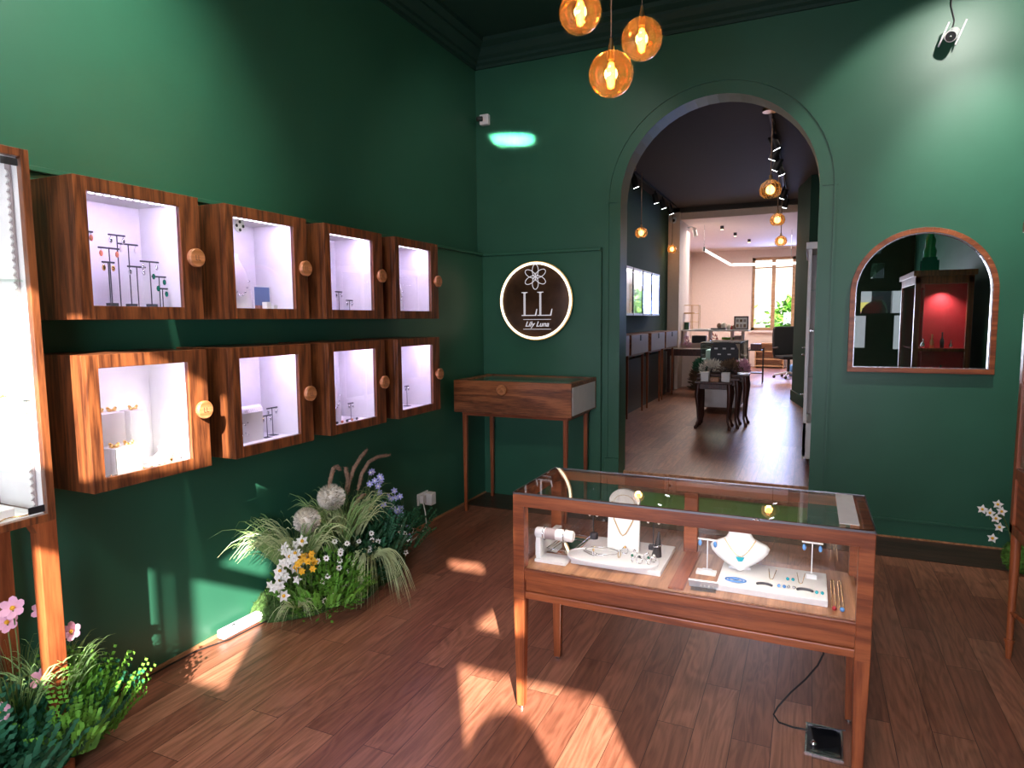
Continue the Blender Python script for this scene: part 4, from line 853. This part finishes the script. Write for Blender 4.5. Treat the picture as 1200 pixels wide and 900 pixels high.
def sprigs(mb, rnd, c, r, n, l, w, h, per=9):
    """little ferny sprigs: a curved stem with paired leaves"""
    for k in range(n):
        a = rnd.uniform(0, 2*pi); q = rnd.uniform(0, 1)**.5
        b = Vector((c[0]+r[0]*q*cos(a), c[1]+r[1]*q*sin(a), c[2])); tip = b+Vector((cos(a)*h*.45*q, sin(a)*h*.45*q, h*rnd.uniform(.6, 1.05)*(1-.4*q*q)))
        tip.x = max(tip.x, XL+.02)
        for i in range(per):
            u = .25+.75*i/(per-1); p = b.lerp(tip, u)+Vector((0, 0, .02*sin(u*3))); p.x = max(p.x, XL+.012)
            for s_ in (-1, 1):
                d = Vector((cos(a+s_*1.1), sin(a+s_*1.1), .5+.4*rnd.random())); mb.leaf(p, d, (cos(a), sin(a), .3), l*(1.1-.5*u), w)
def daisy(parent, p, r, face, pm, em, n=8, name='daisy', stem=.10):
    f = Vector(face).normalized(); a = f.orthogonal().normalized(); b = f.cross(a); p = Vector(p); mb = MB()
    for k in range(n):
        q = 2*pi*k/n; d = (a*cos(q)+b*sin(q)+f*.12).normalized(); mb.leaf(p, d, f, r, r*.62)
    o = mb.build(name, M[pm], parent); MB().ball(tuple(p+f*.003), r*.26, 6).build('flower_centre', M[em], o)
    MB().tube([tuple(p), tuple(p-f*stem*.3-Vector((0, 0, stem*.6))), tuple(p-Vector((0, 0, stem))-f*stem*.35)], .0014, 5).build('stem', M['stem'], o)
rnd = random.Random(11)
A_ = thing('floral_arrangement', 'long moss bed of wild flowers, grasses and globe flowers against the green wall', 'flower arrangement')
ms = MB()
def mound(y0, y1, x1, h, n=34):
    vs = []; N = 12
    for i in range(n+1):
        u = i/n; y = y0+(y1-y0)*u; e = max(.02, math.sin(pi*min(1, max(0, u)))**.45)
        for k in range(N+1):
            q = pi/2*k/N; wv = 1+.06*sin(7*u*pi+k)
            vs.append((XL+.004+(x1-XL)*e*wv*cos(pi/2-q), y+.012*sin(k*3+i), .002+h*e*(cos(q)**.75)*(1+.08*sin(i*1.7+k*.9))))
    fs = [(i*(N+1)+k, i*(N+1)+k+1, (i+1)*(N+1)+k+1, (i+1)*(N+1)+k) for i in range(n) for k in range(N)]
    ms.add(vs, fs, True)
mound(2.50, 3.78, -2.30, .20); ms.build('moss_bed', M['moss'], A_)
fz = MB(); r2 = random.Random(4)
for k in range(4200):
    u = r2.random(); y = 2.50+1.26*u; e = math.sin(pi*u)**.45; q = r2.uniform(0, pi/2)
    p = Vector((XL+.004+.41*e*sin(q), y, .002+.20*e*cos(q)**.75)); n_ = Vector((sin(q), 0, cos(q)))
    fz.leaf(p-n_*.004, n_+Vector((r2.uniform(-.8, .8), r2.uniform(-.8, .8), r2.uniform(-.3, .8))), (r2.random(), r2.random(), 1), .026, .005)
fz.build('moss_fuzz', M['moss'], A_)
g = MB(); blades(g, rnd, (-2.48, 2.62, .20), 110, .54, .66, 1.2, .60, .008, (0, -.15)); blades(g, rnd, (-2.42, 2.90, .22), 130, .56, .55, 1.2, .55, .008); blades(g, rnd, (-2.44, 3.06, .22), 90, .50, .5, 1.25, .5, .007); g.build('grass_tufts', M['grass'], A_)
g = MB(); blades(g, rnd, (-2.44, 2.66, .24), 130, .52, .66, 1.15, .75, .009, (.0, -.2)); blades(g, rnd, (-2.40, 3.00, .25), 120, .54, .58, 1.2, .7, .008); g.build('pale_grass', M['palegrass'], A_)
g = MB(); blades(g, rnd, (-2.26, 3.00, .24), 150, .40, .55, .50, 1.05, .008, (.22, -.12)); g.build('hanging_grass', M['palegrass'], A_, 'pale grass tuft hanging to the floor')
l_ = MB(); sprigs(l_, rnd, (-2.38, 2.72, .08), (.20, .18, 0), 120, .034, .012, .22, 8); leafmass(l_, rnd, (-2.36, 2.74, .10), (.20, .24, .25), 1900, .034, .015); l_.build('bright_foliage', M['leafbright'], A_, 'bright yellow-green ferny foliage')
l_ = MB(); leafmass(l_, rnd, (-2.46, 3.05, .16), (.25, .36, .26), 2800, .045, .020); sprigs(l_, rnd, (-2.45, 3.38, .12), (.20, .25, 0), 70, .04, .016, .34, 8); l_.build('dark_foliage', M['leafdark'], A_)
l_ = MB(); leafmass(l_, rnd, (-2.44, 3.32, .20), (.20, .20, .32), 1600, .032, .012); sprigs(l_, rnd, (-2.46, 3.30, .14), (.16, .15, 0), 90, .028, .011, .38, 10); l_.build('thyme_foliage', M['leafblue'], A_)
l_ = MB(); blades(l_, rnd, (-2.36, 2.50, .14), 60, .22, .6, .5, .7, .004, (.1, -.25)); l_.build('dried_sprays', M['palegrass'], A_)
# two globe flowers
for (x, y, z, r, lab) in ((-2.42, 2.87, .615, .075, 'larger pale pink globe flower'), (-2.44, 2.69, .530, .070, 'creamy globe flower')):
    mb = MB(); mb.ball((x, y, z), r*.72, 10)
    for k in range(420):
        a, q = rnd.uniform(0, 2*pi), rnd.uniform(-1, 1); h = math.sqrt(1-q*q); d = Vector((h*cos(a), h*sin(a), q))
        c0 = Vector((x, y, z))+d*r*.68
        for j in range(3): mb.leaf(c0, d+Vector((rnd.uniform(-.6, .6), rnd.uniform(-.6, .6), rnd.uniform(-.6, .6))), (1, rnd.random(), .3), r*.42, r*.10)
    o = mb.build('globe_flower', M['allium'], A_, lab); MB().tube([(x, y, z-r*.6), (x-.02, y+.02, z-.2), (x-.04, y+.03, .12)], .004, 6).build('stem', M['stem'], o)
# foxtail plumes
for pts in ([(-2.50, 2.92, .40), (-2.47, 2.90, .62), (-2.45, 2.90, .70), (-2.45, 2.93, .765), (-2.45, 2.965, .77), (-2.45, 2.985, .745)],
            [(-2.50, 3.05, .40), (-2.47, 3.06, .60), (-2.46, 3.07, .66), (-2.45, 3.05, .70), (-2.45, 3.035, .75)],
            [(-2.50, 3.08, .38), (-2.47, 3.07, .58), (-2.46, 3.08, .66), (-2.45, 3.12, .73), (-2.45, 3.18, .78), (-2.45, 3.25, .815)],
            [(-2.50, 3.15, .38), (-2.46, 3.16, .58), (-2.45, 3.19, .68), (-2.45, 3.26, .735), (-2.45, 3.36, .75), (-2.45, 3.49, .735)],
            [(-2.45, 2.98, .36), (-2.40, 3.02, .50), (-2.38, 3.06, .56), (-2.38, 3.12, .575)]):
    n = len(pts); P4 = [Vector(p) for p in pts]; fine = [P4[0]]+[P4[i].lerp(P4[i+1], u) for i in range(1, n-1) for u in (0, .33, .66)]+[P4[-1]]
    mb = MB(); mb.tube(fine[1:], [.004]+[.011]*(len(fine)-3)+[.005], 9)
    for p0, p1 in zip(fine[1:-1], fine[2:]):
        for k in range(26):
            d = Vector((rnd.uniform(-1, 1), rnd.uniform(-1, 1), rnd.uniform(-1, 1))); mb.leaf(p0.lerp(p1, rnd.random()), d+(p1-p0)*12, (1, .2, .4), .020, .003)
    o = mb.build('foxtail_plume', M['foxtail'], A_, 'brown foxtail plume'); MB().tube([tuple(fine[0]), tuple(fine[1])], .003, 6).build('stem', M['stem'], o)
face = (.75, -.6, .35)
for k in range(30):   # white daisies over the front
    y = rnd.uniform(2.62, 3.10); x = -2.26+rnd.uniform(-.06, .02)-abs(y-2.85)*.1; z = rnd.uniform(.17, .42) if k % 3 else rnd.uniform(.12, .25)
    daisy(A_, (x, y, z), .019, (face[0]+rnd.uniform(-.3, .3), face[1]+rnd.uniform(-.3, .3), face[2]+rnd.uniform(0, .4)), 'petalwhite', 'eye', 8)
for k in range(12):   # lilies and white blooms at the sunlit end
    daisy(A_, (-2.38+rnd.uniform(-.06, .05), 2.46+rnd.uniform(-.06, .10), .22+rnd.uniform(0, .26)), .034, (face[0]+rnd.uniform(-.4, .4), face[1]+rnd.uniform(-.4, .4), .5), 'petalwhite', 'petalyellow', 6, 'white_lily')
for k in range(14):
    daisy(A_, (-2.36+rnd.uniform(-.06, .04), 2.42+rnd.uniform(-.05, .12), .24+rnd.uniform(0, .24)), .026, (face[0]+rnd.uniform(-.5, .5), face[1]+rnd.uniform(-.5, .5), .5), 'petalwhite', 'petalwhite', 5, 'white_phlox')
for k in range(16):
    daisy(A_, (-2.31+rnd.uniform(-.05, .03), 2.49+rnd.uniform(-.05, .14), .375+rnd.uniform(-.045, .035)), .022, (face[0]+rnd.uniform(-.5, .5), face[1], .6), 'petalyellow', 'petalyellow', 6, 'yellow_freesia', .15)
for k in range(26):   # lavender bells on tall stems at the right
    y = rnd.uniform(3.18, 3.50); z = .70-(y-3.18)*.9+rnd.uniform(-.16, .05)
    daisy(A_, (-2.38+rnd.uniform(-.05, .04), y, max(.2, z)), .024, (face[0]+rnd.uniform(-.5, .5), face[1]+rnd.uniform(-.4, .4), .1), 'petalblue', 'petalwhite', 6, 'lavender_bell', .14)
for k in range(9):
    daisy(A_, (-2.27+rnd.uniform(-.03, .03), rnd.uniform(3.22, 3.50), rnd.uniform(.16, .34)), .020, face, 'petalblue' if k % 3 == 0 else 'petalwhite', 'eye', 5, 'small_blue_flower')

# arrangement beneath the tall glass showcase
B1 = thing('floral_arrangement', 'bed of dark foliage with pink poppies under the tall glass showcase', 'flower arrangement')
l_ = MB(); leafmass(l_, rnd, (-2.50, 1.15, .10), (.22, .36, .27), 3600, .050, .022); sprigs(l_, rnd, (-2.46, 1.2, .05), (.20, .30, 0), 170, .045, .018, .34, 7); l_.build('dark_foliage', M['leafblue'], B1)
l_ = MB(); sprigs(l_, rnd, (-2.44, 1.42, .02), (.12, .10, 0), 150, .034, .014, .38, 10); leafmass(l_, rnd, (-2.44, 1.43, .14), (.14, .11, .22), 1300, .034, .015); l_.build('bright_foliage', M['leafbright'], B1, 'bright green ferny foliage')
g = MB(); blades(g, rnd, (-2.45, 1.25, .14), 170, .50, .45, 1.1, .5, .008); blades(g, rnd, (-2.42, 1.36, .16), 90, .46, .45, 1.0, .4, .007); g.build('grass_tufts', M['grass'], B1)
for (x, y, z, r) in ((-2.42, 1.245, .645, .036), (-2.45, 1.24, .592, .034), (-2.42, 1.335, .60, .030), (-2.40, 1.415, .490, .032), (-2.40, 1.31, .365, .036), (-2.38, 1.16, .33, .034)):
    f = Vector((.6, -.6, .45)).normalized(); a = f.orthogonal().normalized(); b = f.cross(a); mb = MB(); p = Vector((x, y, z))
    for k in range(6):
        q = k*pi/3; d = (a*cos(q)+b*sin(q)); c = p+d*r*.55; t1 = d.cross(f)
        mb.add([c+(d*cos(h)*r*.55+t1*sin(h)*r*.42)+f*(.012*cos(h)) for h in [i*2*pi/8 for i in range(8)]], [tuple(range(8))], True)
    o = mb.build('pink_poppy', M['petalpink'], B1); MB().ball(tuple(p+f*.004), r*.22, 6).build('flower_centre', M['petalyellow'], o)
    MB().tube([tuple(p), (x-.01, y+.01, z-.12), (x-.03, y+.02, .10)], .0022, 6).build('stem', M['stem'], o)
for AR_ in (A_, B1):
    for ch_ in AR_.children:
        for v_ in ch_.data.vertices: v_.co.x = max(v_.co.x, XL+.003); v_.co.z = max(v_.co.z, .001)
# corner arrangement behind the right cabinet
B2 = thing('floral_arrangement', 'moss ball and white orchid spray in the corner behind the glazed cabinet', 'flower arrangement')
mb = MB(); mb.ball((1.26, 4.93, .10), .10, 12)
for k in range(1500):
    a, q = rnd.uniform(0, 2*pi), rnd.uniform(-1, 1); h = math.sqrt(1-q*q); d = Vector((h*cos(a), h*sin(a), q)); mb.leaf(Vector((1.26, 4.93, .10))+d*.095, d+Vector((rnd.uniform(-.6, .6), rnd.uniform(-.6, .6), rnd.uniform(-.6, .6))), (1, .3, .2), .025, .005)
for v in range(len(mb.v)): mb.v[v] = (min(mb.v[v][0], 1.375), mb.v[v][1], max(mb.v[v][2], .002))
mb.build('moss_ball', mat('bright_moss', (.10, .24, .03), .9, noise=.4, nscale=50), B2)
MB().tube([(1.2, 4.85, .10), (1.14, 4.75, .3), (1.08, 4.65, .42), (1.01, 4.60, .44), (.95, 4.58, .47)], .004, 6).build('stem', M['stem'], B2)
for p in ((1.04, 4.60, .50), (1.06, 4.60, .46), (1.0, 4.58, .45), (1.03, 4.58, .42), (1.05, 4.58, .37), (1.02, 4.58, .30), (.96, 4.57, .47)): daisy(B2, p, .030, (-.2, -1, .3), 'petalwhite', 'petalyellow', 5, 'orchid_bloom', .04)

# ---------------------------------------------------------------- back room furniture
# lit glass case on the left wall
t = thing('wall_glass_case', 'long lit glass case hung on the left wall of the back room', 'display cabinet', (-2.45, 8.6, 1.65))
MB().box(0, .17, 0, 2.4, 0, .03).box(0, .17, 0, 2.4, .64, .67).box(0, .01, 0, 2.4, .03, .64).build('carcass', M['white'], t)
fr = MB()
for k in range(5): fr.box(.155, .172, k*.5925, k*.5925+.03, 0, .67)
fr.build('door_frames', M['charcoal'], t); MB().box(.16, .164, .02, 2.38, .03, .64).build('pane', M['glass'], t); MB().box(.05, .07, .05, 2.35, .628, .636).build('led_strip', M['led'], t)
for z in (.22, .43): MB().box(.012, .15, .02, 2.38, z, z+.006).build('shelf', M['greenglass'], t)
lamp('AREA', 'glass_case_light', (-2.36, 9.8, 2.27), 3.5, (.95, .95, 1), (0, 0, -1), shape='RECTANGLE', size=.1, size_y=2.2)
for k in range(7):
    y = 8.75+k*.32
    tag(MB().lathe([(.05, 0), (.055, .05), (.02, .11), (.018, .16), (.001, .165)], (-2.36, y, 1.68), 12).build('small_bust', M['paper']), f'{["first","second","third","fourth","fifth","sixth","seventh"][k]} white bust from the archway in the lit wall case', 'jewellery bust', 'busts in the lit wall case')
# dark side table
t = thing('side_table', 'long dark wooden table before the workroom counter', 'table', (-1.9, 12.1, FB))
MB().box(-.45, .45, -.25, .25, .74, .78).box(-.42, .42, -.22, .22, .66, .74).build('tabletop', M['mahog'], t)
for x in (-.42, .37):
    for y in (-.22, .17): MB().box(x, x+.05, y, y+.05, 0, .66).build('leg', M['mahog'], t)
for k in range(1): pass
mb = MB(); leafmass(mb, rnd, (-1.75, 12.6, FB+.05), (.26, .16, .5), 900, .10, .05)
for v in range(len(mb.v)): mb.v[v] = (mb.v[v][0], min(mb.v[v][1], 12.78), max(mb.v[v][2], FB))
tt = thing('dried_flower_heap', 'heap of dried reddish foliage on the floor under the dark table', 'dried flowers'); mb.build('dried_leaves', M['wicker'], tt)
# workroom counter
t = thing('workroom_counter', 'pale counter with panelled front dividing off the workroom', 'counter', (-1.65, 12.95, FB))
MB().box(-.585, .62, -.10, .40, 1.075, 1.105).build('countertop', M['white'], t, 'pale worktop')
MB().box(-.59, .52, .0, .36, 0, .82).build('panel_front', M['cream'], t); MB().box(-.59, .52, -.06, .36, .82, .85).build('lower_ledge', M['cream'], t)
for x in (-.585, -.10, .30, .49): MB().box(x, x+.03, .0, .34, .85, 1.075).build('divider', M['cream'], t)
for (x, w, m, lab, nm) in ((-.42, .26, 'black', 'dark box in the left bay under the workroom worktop', 'storage_box'), (.36, .12, 'greycase', 'grey box in the right bay under the workroom worktop', 'storage_box')):
    tag(MB().box(-1.65+x, -1.65+x+w, 13.0, 13.2, FB+.85, FB+.99).build(nm, M[m], bevel=.006), lab, 'box')
tag(MB().lathe([(.02, 0), (.10, .03), (.12, .10), (.11, .11), (.001, .09)], (-1.45+.04, 13.1, FB+.85), 16).build('bowl', M['leafbright']), 'green bowl in the middle bay under the workroom worktop', 'bowl')
for k, (x, s) in enumerate(((-2.12, 1), (-1.62, .9))):
    mb = MB(); rr = random.Random(60+k)
    for q in range(40): mb.leaf((x+rr.uniform(-.05, .05), 12.87, FB+.86+rr.uniform(-.12, .12)), (rr.uniform(-1, 1), -.3, rr.uniform(-1, 1)), (0, -1, 0), .09, .02)
    tag(mb.build('dried_spray', M['petalpink' if k == 0 else 'red']), ['pinkish dried spray hung at the left of the workroom counter', 'reddish dried spray hung at the middle of the workroom counter'][k], 'dried flowers')
CZ = FB+1.105
t = thing('wire_rack', 'gold wire rack with two shelves standing on the workroom worktop', 'rack', (-2.12, 13.15, CZ))
mb = MB()
for x in (-.14, .02, .16):
    for y in (-.06, .10): mb.tube([(x, y, 0), (x, y, .47)], .005, 6)
for z in (.15, .31, .47):
    for y in (-.06, .10): mb.tube([(-.14, y, z), (.16, y, z)], .005, 6)
    for x in (-.14, .16): mb.tube([(x, -.06, z), (x, .10, z)], .005, 6)
mb.build('wire_frame', M['brass'], t); MB().box(-.14, .08, -.06, .10, .312, .33).build('shelf', M['pine'], t)
tag(MB().box(-2.23, -2.15, 13.10, 13.2, CZ, CZ+.14).build('storage_box', M['leafdark'], bevel=.005), 'small green and dark stack at the foot of the wire rack', 'box')
tag(MB().box(-2.22, -2.10, 13.10, 13.22, CZ+.225, CZ+.30).build('storage_box', M['black'], bevel=.005), 'small black box hanging beside the wire rack shelf', 'box') if False else None
t = thing('picture_frame', 'brown framed display of small cards on the workroom worktop', 'picture', (-1.18, 13.1, CZ))
MB().box(-.13, -.105, -.01, .01, 0, .25).box(.105, .13, -.01, .01, 0, .25).box(-.105, .105, -.01, .01, .225, .25).box(-.105, .105, -.01, .01, 0, .025).build('frame', M['mahog'], t); MB().box(-.105, .105, .0, .008, .025, .225).build('backing', M['paper'], t)
for k in range(6): MB().box(-.09+(k % 3)*.065, -.045+(k % 3)*.065, -.004, -.001, .04+(k//3)*.10, .10+(k//3)*.09).build('card', M[['wicker', 'greycase'][k % 2]], t)
tag(MB().box(-1.72, -1.45, 13.0, 13.2, CZ, CZ+.03).build('laptop', M['charcoal'], bevel=.004), 'closed dark laptop lying on the workroom worktop', 'laptop')
tag(MB().box(-2.05, -1.75, 12.95, 13.2, CZ, CZ+.015).build('paper_sheets', M['white']), 'flat papers on the workroom worktop left of the laptop', 'papers')
for k, (x, r, m) in enumerate(((-1.58, .045, 'foxtail'), (-1.50, .05, 'allium'), (-1.40, .05, 'allium'), (-1.36, .035, 'red'), (-1.31, .04, 'wicker'))):
    z = CZ+(.03 if x < -1.45 else 0)
    tag(MB().lathe([(.001, 0), (r*.7, 0), (r, r), (r*.7, r*1.8), (r*.3, r*2.1), (.001, r*2.1)], (x, 13.12, z), 10).build('small_pot', M[m]), ['brown pot on the laptop, leftmost', 'pale pot on the laptop, beside the brown one', 'pale pot standing on the worktop right of the laptop', 'red pot on the workroom worktop', 'brown pot just left of the framed cards'][k], 'pot', 'pots on the workroom worktop')
# display counter on castors
t = thing('glass_counter', 'white display counter with a slanting glass top in the middle of the back room', 'display counter', (-1.11, 9.4, FB))
MB().prism([(0, .09), (1.2, .09), (1.2, .66), (0, .66)], 0, -.265, .265).build('body', M['white'], t, bevel=.006); MB().box(-.10, .10, -.008, -.001, .38, .40).build('handle', M['steel'], t); MB().box(-.255, .255, -.006, .0, .16, .36).build('drawer_front', M['white'], t, bevel=.003)
fr = MB()
for x in (-.265, .255):
    for y in (0, 1.19): fr.box(x, x+.01, y, y+.01, .66, .98)
fr.box(-.265, .265, 0, .01, .97, .985).box(-.265, .265, 1.19, 1.2, .97, .985).box(-.265, -.255, 0, 1.2, .97, .985).box(.255, .265, 0, 1.2, .97, .985); fr.build('glass_frame', M['black'], t)
MB().box(-.262, .262, .003, .006, .66, .97).box(.258, .262, .01, 1.19, .66, .97).box(-.262, -.258, .01, 1.19, .66, .97).box(-.262, .262, .003, 1.197, .985, .99).build('glass_sides', M['greenglass'], t)
MB().box(-.25, .25, .02, 1.18, .66, .70).box(-.2, -.05, .05, .25, .70, .88).box(.05, .2, .08, .3, .70, .80).build('lining', M['paper'], t)
for x in (-.24, .24):
    for y in (.05, 1.15): MB().tube([(x-.015, y, .045), (x+.015, y, .045)], .045, 12).build('castor', M['black'], t)
lamp('AREA', 'counter_light', (-1.11, 9.9, FB+.96), 4, (.85, 1, .95), (0, 0, -1), shape='RECTANGLE', size=.4, size_y=.9)
# nest of tables
def cab_table(x, y, w, d, h, label):
    t = thing('nesting_table', label, 'table', (x, y, FB), group='nest of three tables')
    MB().box(-w/2, w/2, -d/2, d/2, h-.025, h).box(-w/2+.02, w/2-.02, -d/2+.02, d/2-.02, h-.09, h-.025).build('tabletop', M['mahog'], t, bevel=.006)
    for sx in (-1, 1):
        for sy in (-1, 1):
            X, Y = sx*(w/2-.035), sy*(d/2-.035)
            MB().tube([(X, Y, h-.03), (X+sx*.012, Y+sy*.01, h-.15), (X, Y, h*.45), (X-sx*.006, Y-sy*.004, .10), (X+sx*.012, Y+sy*.01, .04), (X+sx*.02, Y+sy*.018, .02), (X+sx*.02, Y+sy*.018, 0)], [.026, .028, .018, .013, .014, .022, .018], 10).build('leg', M['mahog'], t)
cab_table(-1.02, 8.18, .42, .34, .57, 'smallest dark cabriole-legged table at the front of the nest'); cab_table(-.985, 8.34, .50, .36, .605, 'middle dark cabriole-legged table of the nest'); cab_table(-.955, 8.50, .60, .38, .64, 'largest dark cabriole-legged table at the back of the nest')
for k, (x, m, w, h) in enumerate(((-1.125, 'white', .095, .11), (-1.01, 'deck', .09, .05), (-.885, 'white', .095, .11))):
    tag(MB().box(x-w/2, x+w/2, 8.05, 8.05+w, FB+.57, FB+.57+h).build('small_box', M[m], bevel=.004), ['left small white box on the front table of the nest', 'small brown box between two white ones on the nest of tables', 'right small white box on the front table of the nest'][k], 'box', 'boxes on the nest of tables')
for k, (x, y, m, lab) in enumerate(((-1.10, 8.42, 'allium', 'greyish dried wreath heap on the left of the nest of tables'), (-.88, 8.42, 'wicker', 'brown dried wreath heap on the right of the nest of tables'), (-.74, 8.5, 'petalpink', 'pinkish dried leaves spilling off the right of the nest of tables'), (-1.24, 8.5, 'leafblue', 'dark leafy sprays hanging off the left of the nest of tables'))):
    mb = MB(); leafmass(mb, rnd, (x, y, FB+.68), (.14 if k < 2 else .08, .12, .12), 500, .05, .018)
    for v in range(len(mb.v)): mb.v[v] = (mb.v[v][0], mb.v[v][1], max(mb.v[v][2], FB+.642))
    q = thing('dried_wreath', lab, 'dried flowers'); mb.build('dried_leaves', M[m], q)
t = thing('ring_display', 'dark rounded ring display board standing behind the dried wreaths', 'jewellery display', (-.97, 8.62, FB+.64))
MB().prism([(-.17, 0), (.17, 0), (.17, .28), (.13, .36), (.05, .38), (-.05, .38), (-.13, .36), (-.17, .28)], 1, 0, .03).build('board', M['charcoal'], t, bevel=.006)
mb = MB()
for x in (-.10, 0, .10): mb.box(x-.02, x+.02, -.006, 0, .29, .31)
for x in (-.06, .06): mb.box(x-.02, x+.02, -.006, 0, .22, .235)
mb.build('white_slots', M['white'], t)
# glass tower on the right of the back room
t = thing('glass_tower_case', 'tall pale framed glass case just inside the archway on the right', 'display cabinet', (.13, 6.85, FB))
fr = MB()
for x in (-.16, .14):
    for y in (-.6, .57): fr.box(x, x+.03, y, y+.03, .10, 1.93)
fr.box(-.18, .18, -.62, .62, 1.90, 1.96).box(-.16, .17, -.6, .6, .08, .40).box(-.16, .17, -.015, .015, .4, 1.9); fr.build('frame', M['white'], t, bevel=.004)
MB().box(-.155, -.15, -.57, .57, .4, 1.9).build('pane', M['glass'], t)
for z in (.8, 1.2, 1.55): MB().box(-.145, .16, -.57, .57, z, z+.008).build('shelf', M['greenglass'], t)
for z in (.55, .95, 1.02): MB().tube([(-.16, .3, z), (-.19, .3, z), (-.19, .36, z), (-.16, .36, z)], .006, 6).build('handle', M['steel'], t)
for y in (-.5, .5): MB().tube([(-.10, y, .04), (-.06, y, .04)], .04, 12).build('castor', M['black'], t)
# office chair
t = thing('office_chair', 'black high-backed office chair with pale star base in the workroom', 'office chair', (-.40, 15.6, FB), .5)
pr = [(-.25, .50), (.25, .50), (.27, .85), (.26, 1.08), (.22, 1.13), (-.22, 1.13), (-.26, 1.08), (-.27, .85)]
MB().prism(pr, 1, .18, .26).build('backrest', M['chairblack'], t, bevel=.02); MB().box(-.26, .26, -.27, .22, .42, .50).build('seat', M['chairblack'], t, bevel=.03)
for s_ in (-1, 1): MB().tube([(s_*.27, .12, .46), (s_*.30, .12, .66), (s_*.30, -.12, .68)], .02, 8).build('armrest', M['black'], t)
MB().cyl((0, 0, .10), (0, 0, .42), .03, 12).build('gas_column', M['black'], t)
for k in range(5):
    a = k*2*pi/5+.3; o = MB().tube([(0, 0, .12), (.28*cos(a), .28*sin(a), .075)], [.03, .018], 8).build('base_leg', M['white'], t); MB().ball((.29*cos(a), .29*sin(a), .032), .032, 8).build('castor', M['black'], o)
tag(MB().lathe([(.001, 0), (.09, 0), (.13, .10), (.12, .22), (.03, .27), (.001, .27)], (-.30, 16.2, FB), 12).build('shopping_bag', mat('blue_bag', (.08, .25, .55), .5)), 'blue bag on the floor behind the office chair', 'bag')
# low pine shelf
t = thing('low_shelf', 'low pine shelf unit under the far window', 'shelf unit', (-.95, 18.55, FB))
MB().box(-.36, -.33, 0, .30, 0, .66).box(.33, .36, 0, .30, 0, .66).box(-.33, .33, .28, .30, 0, .66).build('sides', M['pine'], t)
for z in (.04, .22, .42, .63): MB().box(-.33, .33, 0, .28, z, z+.03).build('shelf', M['pine'], t)
t = thing('side_trolley', 'small dark metal trolley beside the workroom counter', 'trolley', (-.98, 14.2, FB))
MB().box(-.10, .10, -.12, .12, .68, .80).build('red_box', M['mahog'], t, 'dark red box top'); fr = MB()
for x in (-.14, .14):
    for y in (-.14, .14): fr.cyl((x, y, 0), (x, y, .72), .008, 8)
fr.box(-.14, .14, -.14, .14, .66, .68).box(-.14, .14, -.14, .14, .2, .22); fr.build('frame', M['black'], t)
# linear lamp hanging in the workroom
t = thing('linear_lamp', 'angled white tube lamp hanging on wires in the workroom', 'pendant lamp', (-1.6, 14.6, 2.72))
MB().tube([(-.28, -1.4, .18), (.04, .1, .0)], .022, 10).build('tube', M['tubelight'], t); MB().tube([(.06, .12, 0), (1.4, .35, 0)], .024, 10).build('tube', M['tubelight'], t); MB().tube([(-.30, -1.42, .18), (-.30, -1.42, .66)], .004, 6).build('wire', M['steel'], t); MB().tube([(1.2, .3, .02), (1.2, .3, .69)], .004, 6).build('wire', M['steel'], t); MB().cyl((-.30, -1.42, .16), (-.30, -1.42, .24), .03, 10).build('end_cap', M['steel'], t)
for k, (x, y) in enumerate(((-1.65, 13.8), (-1.52, 15.0), (-1.35, 16.4))):
    t = thing('ceiling_downlight', f'{["nearest","middle","farthest"][k]} small ceiling downlight in the workroom', 'downlight', (x, y, 3.42), group='workroom downlights'); MB().cyl((0, 0, 0), (0, 0, -.07), .035, 12).build('can', M['charcoal'], t); MB().cyl((0, 0, -.07), (0, 0, -.073), .028, 12).build('lens', M['bulb'], t)
t = thing('dome_camera', 'small dark-eyed dome camera on the top of the white pilaster', 'security camera', (-2.35, 12.5, 3.40)); MB().ball((0, -.05, 0), .06, 10).build('housing', M['white'], t); MB().ball((.01, -.095, -.01), .028, 8).build('lens', M['black'], t)
t = thing('wall_spotlight', 'white wall spotlight near the ceiling at the workroom entrance', 'spotlight', (-2.24, 13.3, 3.34)); MB().tube([(0, 0, .03), (.10, 0, .03), (.14, 0, -.02)], .012, 8).build('arm', M['white'], t); MB().cyl((.13, 0, 0), (.17, -.05, -.16), .04, 12).build('head', M['white'], t)
